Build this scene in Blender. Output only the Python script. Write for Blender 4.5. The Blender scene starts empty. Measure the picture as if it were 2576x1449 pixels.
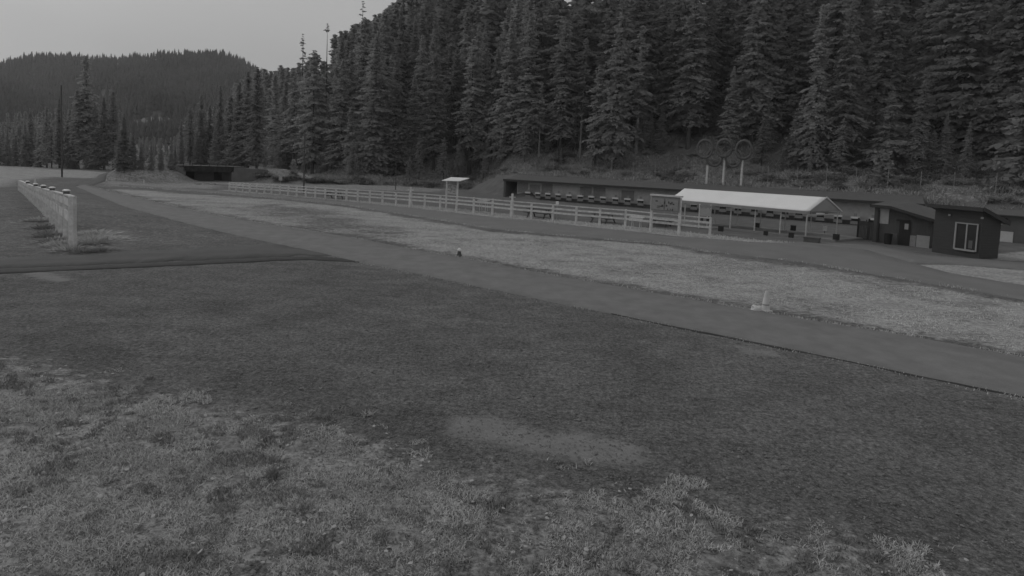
import bpy, math, random
import numpy as np
from mathutils import Vector
random.seed(7); RNG = np.random.default_rng(7)
SC = bpy.context.scene
R = math.radians

# ------------------------------------------------------------------ camera, sky, sun, exposure
W_, H_ = 2576.0, 1449.0
FPX, CX, CY = 1437.0, 1288.0, 504.0            # focal length and principal point, in picture units
CAMZ = 4.8
PIT = math.atan((CY - 412.0) / FPX); ROLL = 0.042
CP = np.array([0, 0, CAMZ])
F = np.array([0, math.cos(PIT), -math.sin(PIT)])
U0 = np.array([0, math.sin(PIT), math.cos(PIT)]); R0 = np.array([1.0, 0, 0])
UP = U0 * math.cos(ROLL) - R0 * math.sin(ROLL)
RT = R0 * math.cos(ROLL) + U0 * math.sin(ROLL)
cam_d = bpy.data.cameras.new('camera'); cam = bpy.data.objects.new('camera', cam_d)
SC.collection.objects.link(cam); SC.camera = cam
from mathutils import Matrix
M4 = Matrix(((RT[0], UP[0], -F[0], 0), (RT[1], UP[1], -F[1], 0), (RT[2], UP[2], -F[2], CAMZ), (0, 0, 0, 1)))
cam.matrix_world = M4
cam_d.sensor_width = 36; cam_d.lens = FPX / W_ * 36
cam_d.shift_y = -(H_ / 2 - CY) / W_
cam_d.clip_end = 6000; cam_d.clip_start = 0.1

SUN_EL, SUN_AZ = R(38), R(-60)
wd = bpy.data.worlds.new('World'); SC.world = wd; wd.use_nodes = True
nt = wd.node_tree; nt.nodes.clear()
sky = nt.nodes.new('ShaderNodeTexSky'); sky.sky_type = 'NISHITA'; sky.sun_disc = False
sky.sun_elevation = SUN_EL; sky.sun_rotation = SUN_AZ; sky.dust_density = 4.0
bw = nt.nodes.new('ShaderNodeRGBToBW'); nt.links.new(sky.outputs[0], bw.inputs[0])
mx = nt.nodes.new('ShaderNodeMix'); mx.data_type = 'FLOAT'; mx.inputs[0].default_value = 0.72   # overcast veil
nt.links.new(bw.outputs[0], mx.inputs[2])
# soft cloud layer of the overcast
tc = nt.nodes.new('ShaderNodeTexCoord'); cn = nt.nodes.new('ShaderNodeTexNoise'); cn.inputs['Scale'].default_value = 1.6
cn.inputs['Detail'].default_value = 3
nt.links.new(tc.outputs['Generated'], cn.inputs['Vector'])
mr = nt.nodes.new('ShaderNodeMapRange'); mr.inputs[1].default_value = .3; mr.inputs[2].default_value = .7
mr.inputs[3].default_value = 4.1; mr.inputs[4].default_value = 6.2
nt.links.new(cn.outputs[0], mr.inputs[0]); nt.links.new(mr.outputs[0], mx.inputs[3])
bg = nt.nodes.new('ShaderNodeBackground'); bg.inputs[1].default_value = 0.091
nt.links.new(mx.outputs[0], bg.inputs[0])
wo = nt.nodes.new('ShaderNodeOutputWorld'); nt.links.new(bg.outputs[0], wo.inputs[0])
sd = bpy.data.lights.new('sun', 'SUN'); sd.energy = 0.5; sd.angle = R(25); sd.color = (1, 1, 1)
so = bpy.data.objects.new('sun', sd); SC.collection.objects.link(so)
sdir = Vector((math.sin(SUN_AZ) * math.cos(SUN_EL), math.cos(SUN_AZ) * math.cos(SUN_EL), math.sin(SUN_EL)))
so.rotation_euler = sdir.to_track_quat('Z', 'Y').to_euler()
SC.view_settings.view_transform = 'Standard'; SC.view_settings.look = 'None'
SC.view_settings.exposure = 0.0; SC.view_settings.gamma = 1

# ------------------------------------------------------------------ mapping helpers
def ray(x, y):
    d = RT * ((x - CX) / FPX) + UP * ((CY - y) / FPX) + F
    return d
def G(x, y, z=0.0):
    d = ray(x, y); t = (z - CAMZ) / d[2]
    return CP + d * t
def proj(P):
    P = np.asarray(P, float) - CP
    w = P @ F
    return CX + FPX * (P @ RT) / w, CY - FPX * (P @ UP) / w, w
def HT(base, y):                       # height of a vertical thing at base whose top shows at row y
    k = (CY - y) / FPX; P = np.asarray(base, float) - CP
    return (k * (P @ F) - P @ UP) / (UP[2] - k * F[2])
def ONP(x, y, A, B):                   # where the sight line meets the vertical plane through A and B
    A = np.asarray(A, float); B = np.asarray(B, float)
    n = np.array([B[1] - A[1], A[0] - B[0], 0.0]); d = ray(x, y)
    return CP + d * ((A - CP) @ n) / (d @ n)
def sstep(a, b, x):
    t = np.clip((x - a) / (b - a), 0, 1); return t * t * (3 - 2 * t)

def vnoise(x, y, s=1.0, seed=0):       # value noise, numpy
    x = np.asarray(x, float) * s + seed * 17.3; y = np.asarray(y, float) * s + seed * 9.1
    xi = np.floor(x); yi = np.floor(y); fx = x - xi; fy = y - yi
    def h(a, b):
        v = np.sin(a * 127.1 + b * 311.7 + seed * 3.7) * 43758.5453; return v - np.floor(v)
    fx = fx * fx * (3 - 2 * fx); fy = fy * fy * (3 - 2 * fy)
    return (h(xi, yi) * (1 - fx) + h(xi + 1, yi) * fx) * (1 - fy) + (h(xi, yi + 1) * (1 - fx) + h(xi + 1, yi + 1) * fx) * fy
def fbm(x, y, s=1.0, seed=0, o=4):
    v = 0; a = .5; t = 0
    for i in range(o):
        v = v + a * vnoise(x, y, s, seed + i); t += a; a *= .55; s *= 2.1
    return v / t

# range wall line and the terrain
WA = G(1303, 497); WB = G(2156, 565)
WD = (WB - WA) / np.linalg.norm(WB - WA); WN = np.array([-WD[1], WD[0], 0.0])
if WN[1] < 0: WN = -WN
WLEN = float(np.linalg.norm((WB - WA)))
ROOFB = 3.15
kx = [-400, G(300, 434)[0], G(620, 441)[0], G(800, 462)[0], G(1000, 468)[0], G(1180, 479)[0], WA[0] + WN[0] * 4.2]
ky = [260, 170, G(620, 441)[1] + 4, G(800, 462)[1], G(1000, 468)[1], G(1180, 479)[1] + 1, WA[1] + WN[1] * 4.2]
EX = 140.0
pR = WA + WN * 4.2 + WD * EX
kx.append(pR[0]); ky.append(pR[1])
kx = np.array(kx); ky = np.array(ky)
BR1, BR2 = G(467, 457), G(583, 458)             # bridge opening, left and right foot
def seg_d(x, y, a, b):
    ax, ay = a[0], a[1]; dx, dy = b[0] - ax, b[1] - ay; L = dx * dx + dy * dy
    t = np.clip(((x - ax) * dx + (y - ay) * dy) / L, 0, 1)
    return np.hypot(x - ax - t * dx, y - ay - t * dy), t
def terr(x, y):
    x = np.asarray(x, float); y = np.asarray(y, float)
    s = (y - np.interp(x, kx, ky)) * .83
    w = sstep(-75, -8, x)
    xa = kx[6]; xb = kx[5]
    zb = ROOFB * sstep(xb, xa - 1.5, x) * sstep(-.02, .02, s)
    aa = (x - WA[0]) * WD[0] + (y - WA[1]) * WD[1]; e = sstep(WLEN + 4.5, WLEN + 7.5, aa)
    zb = zb * (1 - e) + e * ROOFB * sstep(-5, 4, s)
    low = np.clip(s, 0, 12) * .16 + np.clip(s - 12, 0, 110) * .5 + np.clip(s - 122, 0, 1e9) * .0
    n = (fbm(x, y, .12, 3) - .5) * np.clip(s, 0, 14) * .35
    z = zb + (low * (0.12 + .88 * w) + n * (.3 + .7 * w)) * (s > 0)
    # left of the wall the bank face slopes down forwards
    m = sstep(xb - 3, xb + 2, x) * (1 - sstep(xa - 1.0, xa + 1.0, x))
    z = np.maximum(z, m * ROOFB * sstep(xb - 2, xa - 3, x) * sstep(-7, 0, s))
    # embankments either side of the bridge
    for (a, b, top, wd_, fall) in EMB:
        d, t = seg_d(x, y, a, b)
        z = np.maximum(z, (top[0] * (1 - t) + top[1] * t) * (1 - sstep(wd_, wd_ + fall, d)))
    # undulation
    z = z + (fbm(x, y, .05, 11, 3) - .5) * .5 * sstep(60, 130, np.hypot(x, y))
    return z
EMB = []
bdir = (BR2 - BR1) / np.linalg.norm(BR2 - BR1)
EMB.append((BR1 - bdir * 6.6 + np.array([0, 3.0, 0]), G(300, 449) + np.array([0, 5, 0]), (2.1, 1.0), 2.6, 4.2))
EMB.append((BR2 + bdir * 7.0 + np.array([0, 3.0, 0]), G(770, 462) + np.array([0, 4, 0]), (2.2, .9), 2.4, 4.4))
def T1(x, y): return float(terr(x, y))
def GT(px, py, tmin=5, tmax=600):
    d = ray(px, py); t = tmin
    ts = np.arange(tmin, tmax, .4); P = CP[None, :] + d[None, :] * ts[:, None]
    below = P[:, 2] <= terr(P[:, 0], P[:, 1])
    i = int(np.argmax(below)) if below.any() else len(ts) - 1
    p = P[i]; return np.array([p[0], p[1], T1(p[0], p[1])])

# ------------------------------------------------------------------ object helpers
def link(o):
    SC.collection.objects.link(o); return o
def tag(o, label=None, cat=None, group=None, kind=None):
    if label: o['label'] = label
    if cat: o['category'] = cat
    if group: o['group'] = group
    if kind: o['kind'] = kind
    return o
def empty(name, loc, rz=0.0, label=None, cat=None, group=None):
    o = bpy.data.objects.new(name, None); link(o); o.location = tuple(map(float, loc)); o.rotation_euler = (0, 0, rz)
    o.empty_display_size = .2
    return tag(o, label, cat, group)
def mesh_np(name, V, Fc, mat, parent=None, smooth=False):
    V = np.asarray(V, dtype=np.float32); Fc = np.asarray(Fc, dtype=np.int32)
    me = bpy.data.meshes.new(name); k = Fc.shape[1]
    me.vertices.add(len(V)); me.vertices.foreach_set('co', V.ravel())
    me.loops.add(Fc.size); me.loops.foreach_set('vertex_index', Fc.ravel())
    me.polygons.add(len(Fc)); me.polygons.foreach_set('loop_start', np.arange(0, Fc.size, k, dtype=np.int32))
    me.polygons.foreach_set('loop_total', np.full(len(Fc), k, dtype=np.int32))
    if smooth: me.polygons.foreach_set('use_smooth', np.ones(len(Fc), dtype=bool))
    me.update(calc_edges=True); me.validate()
    if mat: me.materials.append(mat)
    o = bpy.data.objects.new(name, me); link(o)
    if parent: o.parent = parent
    return o
class MB:
    """collects solids in the local space of a thing (world minus origin)"""
    def __init__(s, org=(0, 0, 0)): s.v = []; s.f = []; s.o = np.asarray(org, float)
    def add(s, V, Fc):
        n = len(s.v)
        for p in V: s.v.append(tuple(np.asarray(p, float) - s.o))
        for f in Fc: s.f.append(tuple(i + n for i in f))
        return s
    def hexa(s, b, t):       # four bottom corners, four top corners
        return s.add(list(b) + list(t), [(3, 2, 1, 0), (4, 5, 6, 7), (0, 1, 5, 4), (1, 2, 6, 5), (2, 3, 7, 6), (3, 0, 4, 7)])
    def box(s, c, sx, sy, sz, d=(1, 0, 0)):   # base centre c, d = direction of sx on the ground
        c = np.asarray(c, float); d = np.asarray(d, float); d = d / np.linalg.norm(d); n = np.array([-d[1], d[0], 0])
        q = [c + d * a * sx / 2 + n * b * sy / 2 for a, b in ((-1, -1), (1, -1), (1, 1), (-1, 1))]
        return s.hexa(q, [p + np.array([0, 0, sz]) for p in q])
    def bar(s, p, q, w, h, up=(0, 0, 1)):     # beam from p to q
        p = np.asarray(p, float); q = np.asarray(q, float); d = q - p; d = d / np.linalg.norm(d)
        up = np.asarray(up, float); sd_ = np.cross(d, up)
        if np.linalg.norm(sd_) < 1e-4: sd_ = np.cross(d, np.array([0, 1.0, 0]))
        sd_ = sd_ / np.linalg.norm(sd_); u = np.cross(sd_, d)
        c = [(-1, -1), (1, -1), (1, 1), (-1, 1)]
        return s.hexa([p + sd_ * a * w / 2 + u * b * h / 2 for a, b in c], [q + sd_ * a * w / 2 + u * b * h / 2 for a, b in c])
    def tube(s, pts, rad, n=8, cap=True):
        pts = [np.asarray(p, float) for p in pts]; rad = rad if hasattr(rad, '__len__') else [rad] * len(pts)
        V = []; Fc = []
        for i, p in enumerate(pts):
            d = pts[min(i + 1, len(pts) - 1)] - pts[max(i - 1, 0)]; d = d / np.linalg.norm(d)
            a = np.cross(d, [0, 0, 1.0]) if abs(d[2]) < .95 else np.cross(d, [0, 1.0, 0]); a = a / np.linalg.norm(a); b = np.cross(d, a)
            for k in range(n):
                th = 2 * math.pi * k / n; V.append(p + (a * math.cos(th) + b * math.sin(th)) * rad[i])
        for i in range(len(pts) - 1):
            for k in range(n):
                k2 = (k + 1) % n; Fc.append((i * n + k, i * n + k2, (i + 1) * n + k2, (i + 1) * n + k))
        if cap: Fc.append(tuple(range(n - 1, -1, -1))); Fc.append(tuple((len(pts) - 1) * n + k for k in range(n)))
        return s.add(V, Fc)
    def quad(s, a, b, c, d, th=.0):
        a, b, c, d = [np.asarray(p, float) for p in (a, b, c, d)]
        n = np.cross(b - a, d - a); n = n / np.linalg.norm(n) * max(th, .004)
        return s.hexa([a - n, b - n, c - n, d - n], [a, b, c, d])
    def build(s, name, mat, parent=None, smooth=False, bevel=0):
        me = bpy.data.meshes.new(name); me.from_pydata(s.v, [], s.f)
        me.validate(); me.update()
        import bmesh
        bm = bmesh.new(); bm.from_mesh(me); bmesh.ops.recalc_face_normals(bm, faces=bm.faces)
        bm.to_mesh(me); bm.free()
        if smooth:
            for p in me.polygons: p.use_smooth = True
        me.materials.append(mat)
        o = bpy.data.objects.new(name, me); link(o)
        if parent: o.parent = parent
        else: o.location = tuple(s.o)
        if bevel:
            m = o.modifiers.new('bevel', 'BEVEL'); m.width = bevel; m.segments = 2; m.limit_method = 'ANGLE'
        return o

# ------------------------------------------------------------------ materials (the camera is a black-and-white night camera: all greys)
def mat(name, a, var=.2, scale=3.0, rough=.85, bump=0.0, bscale=None, rand=0.0, stretch=(1, 1, 1), detail=6, spec=.3, coord='Object', contrast=1.0):
    m = bpy.data.materials.new(name); m.use_nodes = True; N = m.node_tree.nodes; L = m.node_tree.links
    b = N['Principled BSDF']; b.inputs['Roughness'].default_value = rough
    b.inputs['Specular IOR Level'].default_value = spec
    tcn = N.new('ShaderNodeTexCoord'); mp = N.new('ShaderNodeMapping'); mp.inputs['Scale'].default_value = stretch
    L.new(tcn.outputs[coord], mp.inputs[0])
    n = N.new('ShaderNodeTexNoise'); n.inputs['Scale'].default_value = scale; n.inputs['Detail'].default_value = detail
    n.inputs['Roughness'].default_value = .65
    L.new(mp.outputs[0], n.inputs['Vector'])
    r = N.new('ShaderNodeMapRange'); r.inputs[1].default_value = .5 - .25 / contrast; r.inputs[2].default_value = .5 + .25 / contrast
    r.inputs[3].default_value = a * (1 - var); r.inputs[4].default_value = a * (1 + var)
    L.new(n.outputs[0], r.inputs[0]); out = r.outputs[0]
    if rand:
        oi = N.new('ShaderNodeObjectInfo'); r2 = N.new('ShaderNodeMapRange')
        r2.inputs[3].default_value = 1 - rand; r2.inputs[4].default_value = 1 + rand
        L.new(oi.outputs['Random'], r2.inputs[0]); mu = N.new('ShaderNodeMath'); mu.operation = 'MULTIPLY'
        L.new(out, mu.inputs[0]); L.new(r2.outputs[0], mu.inputs[1]); out = mu.outputs[0]
    L.new(out, b.inputs['Base Color'])
    if bump:
        n2 = N.new('ShaderNodeTexNoise'); n2.inputs['Scale'].default_value = bscale or scale * 4; n2.inputs['Detail'].default_value = 4
        L.new(mp.outputs[0], n2.inputs['Vector']); bp = N.new('ShaderNodeBump'); bp.inputs['Strength'].default_value = bump
        bp.inputs['Distance'].default_value = .03
        L.new(n2.outputs[0], bp.inputs['Height']); L.new(bp.outputs[0], b.inputs['Normal'])
    return m
def leafy(m, t=.5):
    N = m.node_tree.nodes; L = m.node_tree.links; b = N['Principled BSDF']; src = b.inputs['Base Color'].links[0].from_socket
    tr = N.new('ShaderNodeBsdfTranslucent'); L.new(src, tr.inputs[0]); mxs = N.new('ShaderNodeMixShader'); mxs.inputs[0].default_value = t
    out = N['Material Output']; L.new(b.outputs[0], mxs.inputs[1]); L.new(tr.outputs[0], mxs.inputs[2]); L.new(mxs.outputs[0], out.inputs[0])
    return m
M = {}
M['asphalt'] = mat('asphalt', .193, .2, 1.3, .9, .5, 25, detail=9)
M['asphalt_old'] = mat('asphalt_old', .106, .16, .8, .9, .6, 20, detail=9)
M['gravel_path'] = mat('gravel_path', .185, .13, .5, .95, .7, 14, detail=9)
M['edge_dark'] = mat('edge_dark', .05, .3, 2, .8, .5, 12)  # dark colour of the two narrow edge strips
M['concrete'] = mat('concrete', .24, .14, 1.2, .9, .3, 18)
M['conc_dark'] = mat('concrete_dark', .11, .2, .8, .9, .3, 10)
M['conc_mid'] = mat('concrete_mid', .155, .2, 1, .9)
M['conc_light'] = mat('concrete_light', .42, .12, 1.5, .9, .2)
M['white'] = mat('white_paint', .60, .12, 2.5, .6, .2, 30)
M['white_old'] = mat('white_paint_weathered', .60, .20, 4.0, .7, .3, 30, contrast=1.5)
M['white_bright'] = mat('white_bright', .78, .06, 3, .5)
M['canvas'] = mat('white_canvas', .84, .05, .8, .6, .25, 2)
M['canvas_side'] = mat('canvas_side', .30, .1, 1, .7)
M['steel'] = mat('steel', .50, .12, 4, .45)
M['dark'] = mat('dark_paint', .03, .25, 3, .7)
M['black'] = mat('black_plastic', .022, .2, 3, .5)
M['cabin'] = mat('cabin_siding', .062, .16, 1.5, .8, .2, 12, stretch=(1, 1, 8))
M['shed'] = mat('shed_siding', .08, .2, 1.5, .8, .2, 12, stretch=(6, 6, 1))
M['roofing'] = mat('roofing', .11, .15, 1.5, .85, .2)
M['roofdark'] = mat('roofing_dark', .05, .15, 1.5, .8, .2)
M['trimg'] = mat('trim_grey', .30, .12, 5, .6)
M['board'] = mat('notice_board', .36, .1, 5, .7)
M['boardp'] = mat('pale_board', .50, .15, 2, .8)
M['boardq'] = mat('faded_poster', .29, .15, 5, .8)
M['paper'] = mat('paper', .55, .1, 5, .8)
M['ink'] = mat('ink', .07, .2, 5, .8)
M['tgt_white'] = mat('target_white', .68, .07, 4, .6)
M['tgt_grey'] = mat('target_panel', .26, .2, 3, .8)
M['pole'] = mat('pole_wood', .09, .2, 4, .9)
M['girder'] = mat('girder', .030, .25, 1.2, .8, stretch=(1, 1, .3))
M['ring'] = mat('ring_paint', .105, .2, 3, .6)
M['bark'] = mat('bark', .07, .3, 3, .95, .6, 9, rand=.3, stretch=(1, 1, .3))
M['bark_pale'] = mat('bark_pale', .26, .2, 3, .95, .5, 9, stretch=(1, 1, .3))
M['needle'] = mat('needles', .30, .18, .55, .9, rand=.26, detail=5, spec=.1, contrast=1.2)
M['needle_pale'] = mat('needles_pale', .33, .18, .6, .8, rand=.25, detail=5, spec=.1)
M['needle_far'] = mat('needles_far', .055, .45, .02, .9, detail=8, spec=.05, coord='Object', contrast=1.6)
M['shrub'] = mat('shrub_leaves', .24, .35, 1.2, .8, rand=.35, spec=.1)
M['weed'] = mat('weed_leaves', .2, .3, 3, .8, rand=.3, spec=.1)
M['stone'] = mat('stone', .20, .7, 9, .9, .4, 20, rand=.3)
M['blade'] = mat('grass_blades', .52, .25, .9, .85, detail=8, spec=.1, contrast=1.4)
M['blade_dk2'] = mat('dark_weed', .27, .3, 1.5, .85, spec=.1)
M['flower'] = mat('flower_heads', .40, .2, 3, .9)
M['blade_mid'] = mat('weed_blades', .30, .3, 1.5, .85, spec=.1)
M['blade_dry'] = mat('grass_blades_pale', .60, .22, .5, .85, detail=8, spec=.1)
M['blade_dark'] = mat('grass_blades_dark', .13, .3, 1.5, .85, spec=.1)
M['wood'] = mat('weathered_wood', .09, .3, 4, .85)
for k_ in ('needle', 'needle_pale', 'shrub', 'weed'): leafy(M[k_])
def glass():
    m = mat('window_glass', .03, .3, 2, .12, spec=.6); return m
M['glass'] = glass()
M['clearing'] = mat('clearing_grass', .20, .35, .06, .95)
M['far_hill'] = mat('far_hill_ground', .06, .4, .01, .95, detail=10, contrast=1.5)

# ------------------------------------------------------------------ ground zones
def poly(pts): return np.array([G(x, y)[:2] for x, y in pts])
def sdist(P, x, y):                    # signed distance, positive inside
    inside = np.zeros(x.shape, bool); dm = np.full(x.shape, 1e9)
    n = len(P)
    for i in range(n):
        a = P[i]; b = P[(i + 1) % n]
        d, _ = seg_d(x, y, a, b); dm = np.minimum(dm, d)
        c = ((a[1] > y) != (b[1] > y)); xx = (b[0] - a[0]) * (y - a[1]) / (b[1] - a[1] + 1e-12) + a[0]
        inside ^= c & (x < xx)
    return np.where(inside, dm, -dm)
PATH_UP = [(215, 466), (279, 483), (380, 507), (524, 540), (672, 566), (860, 596), (960, 614), (1054, 633), (1155, 650), (1259, 670), (1370, 693), (1512, 716), (1612, 735), (1746, 758), (1884, 783), (2012, 806), (2290, 850), (2576, 905), (2900, 968)]
PATH_LO = [(192, 470), (240, 490), (310, 518), (471, 562), (600, 592), (703, 614), (830, 641), (904, 658), (1054, 689), (1259, 731), (1426, 767), (1538, 788), (1649, 811), (1798, 839), (2012, 882), (2290, 940), (2576, 998), (2900, 1066)]
SEC_UP = [(300, 464), (541, 481), (700, 492), (862, 506), (1054, 526), (1246, 548), (1340, 555), (1434, 567), (1588, 583), (1687, 595), (1790, 602), (1906, 611), (2020, 612), (2180, 630), (2292, 663), (2394, 690), (2576, 720), (2700, 744)]
SEC_LO = [(300, 468), (541, 486), (700, 499), (862, 515), (1054, 545), (1246, 577), (1502, 600), (1687, 615), (1776, 632), (2012, 658), (2200, 690), (2400, 722), (2576, 754), (2700, 778)]
strip = poly([(262, 476)] + [(300, 474), (541, 490), (700, 500), (862, 517), (1054, 547), (1246, 579), (1502, 601), (1687, 616), (1776, 634), (2012, 660), (2200, 692), (2400, 724), (2576, 756), (2800, 796), (2900, 960)] + PATH_UP[::-1][1:-1])
fstrip = poly([(541, 478), (577, 478), (793, 497), (1068, 518), (1238, 534), (1390, 551), (1638, 574), (1785, 590), (1906, 604), (2000, 611), (1906, 613), (1790, 604), (1588, 585), (1434, 569), (1246, 550), (1054, 528), (862, 508), (700, 494)])
meadow = poly([(-300, 400), (0, 410), (140, 421), (280, 436), (262, 450), (130, 446), (60, 455), (20, 470), (-300, 480)])
moundg = poly([(235, 460), (290, 434), (480, 425), (700, 430), (1180, 470), (1100, 485), (900, 478), (577, 466), (541, 476), (400, 472), (270, 470)])
fore = poly([(-400, 870), (0, 890), (100, 905), (200, 925), (330, 965), (480, 1000), (600, 1010), (740, 1045), (880, 1080), (1010, 1112), (1120, 1165), (1260, 1192), (1420, 1215), (1600, 1225), (1750, 1255), (1900, 1300), (2100, 1330), (2300, 1370), (2500, 1440), (2650, 1560), (2600, 1800), (-700, 1800)])
forec = poly([(-400, 930), (100, 960), (400, 1040), (700, 1100), (950, 1160), (1100, 1260), (1000, 1400), (700, 1500), (-400, 1560)])
island = poly([(2299, 665), (2410, 667), (2576, 680), (2900, 700), (2900, 790), (2576, 719), (2394, 689), (2330, 675)])
island2 = poly([(2490, 640), (2576, 632), (2900, 640), (2900, 672), (2576, 664), (2500, 655)])
sandy = [poly([(1190, 1085), (1290, 1078), (1450, 1092), (1560, 1112), (1615, 1140), (1600, 1160), (1490, 1160), (1330, 1135), (1250, 1112)]),
         poly([(1130, 1060), (1250, 1050), (1290, 1078), (1230, 1108), (1150, 1095)]),
         poly([(60, 684), (120, 687), (175, 703), (150, 709), (90, 695)]),
         poly([(1860, 874), (1935, 884), (1950, 894), (1880, 889)])]
damp = [poly([(430, 755), (520, 748), (660, 760), (640, 790), (520, 800)]), poly([(600, 790), (800, 760), (840, 800), (680, 830)]),
        poly([(0, 835), (180, 845), (330, 880), (300, 905), (100, 885), (0, 868)]), poly([(380, 930), (520, 900), (900, 960), (980, 1040), (1200, 1130), (1500, 1180), (1380, 1200), (1120, 1150), (900, 1065), (600, 1000)]),
        poly([(30, 480), (50, 485), (110, 540), (150, 596), (120, 600), (60, 545)])]
rangef = poly([(577, 470), (1180, 470), (1303, 492), (2230, 560), (2345, 640), (2200, 622), (2020, 611), (1785, 598), (1390, 555), (1068, 521), (793, 499)])
darkp = poly([(560, 524), (700, 512), (900, 545), (1050, 592), (980, 606), (850, 592), (700, 558)])
leftyard = poly([(-200, 640), (0, 632), (420, 618), (640, 600), (470, 568), (300, 522), (215, 492), (60, 476), (-200, 500)])
def zone(x, y):
    n = fbm(x, y, .35, 5)
    def soft(P, w, k=0): return sstep(-w, w, sdist(P, x, y) + k)
    g = np.maximum(sstep(-.35, 1.8, sdist(strip, x, y) + 1.6 * (fbm(x, y * 1.3, .7, 33) - .55)) * (.62 + .38 * sstep(.40, .54, fbm(x, y * 1.6, .33, 91))) * (1 - .42 * soft(darkp, 1.2)), soft(fstrip, .3) * .85)
    g = np.maximum(g, soft(meadow, 3) * .82); g = np.maximum(g, soft(moundg, 2.5) * .62)
    ff = soft(fore, .9); g = np.maximum(g, ff * (.50 + .13 * soft(forec, 1.2)))
    g = np.maximum(g, soft(island, .3) * .9); g = np.maximum(g, soft(island2, .5) * .8)
    g = np.maximum(g, soft(leftyard, 1.5) * .27)
    l = np.zeros_like(x)
    for P in sandy: l = np.maximum(l, soft(P, .5, .15))
    d = np.zeros_like(x)
    for P in damp: d = np.maximum(d, soft(P, .8))
    r = soft(rangef, 1.0)
    return g, l, d, r

# ------------------------------------------------------------------ ground sheet
def axis(segs):
    out = [segs[0][0]]
    for a, b, st in segs:
        n = max(1, int(round((b - a) / st))); out += list(a + (b - a) * (np.arange(1, n + 1) / n))
    return np.array(out)
gx = axis([(-1500, -300, 60), (-300, -100, 6), (-100, -42, 1.2), (-42, -16, .4), (-16, 22, .22), (22, 55, .4), (55, 110, 1.5), (110, 300, 8), (300, 1500, 80)])
gy = axis([(-60, 3, 4), (3, 22, .16), (22, 48, .28), (48, 125, .5), (125, 260, 3), (260, 420, 12), (420, 2400, 120)])
X, Y = np.meshgrid(gx, gy); xf, yf = X.ravel(), Y.ravel()
zf = terr(xf, yf) + (fbm(xf, yf, 1.3, 21, 3) - .5) * .05 * (1 - sstep(25, 60, np.hypot(xf, yf)))
nx, ny = len(gx), len(gy)
idx = np.arange(nx * ny).reshape(ny, nx)
fc = np.stack([idx[:-1, :-1].ravel(), idx[:-1, 1:].ravel(), idx[1:, 1:].ravel(), idx[1:, :-1].ravel()], 1)

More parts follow.
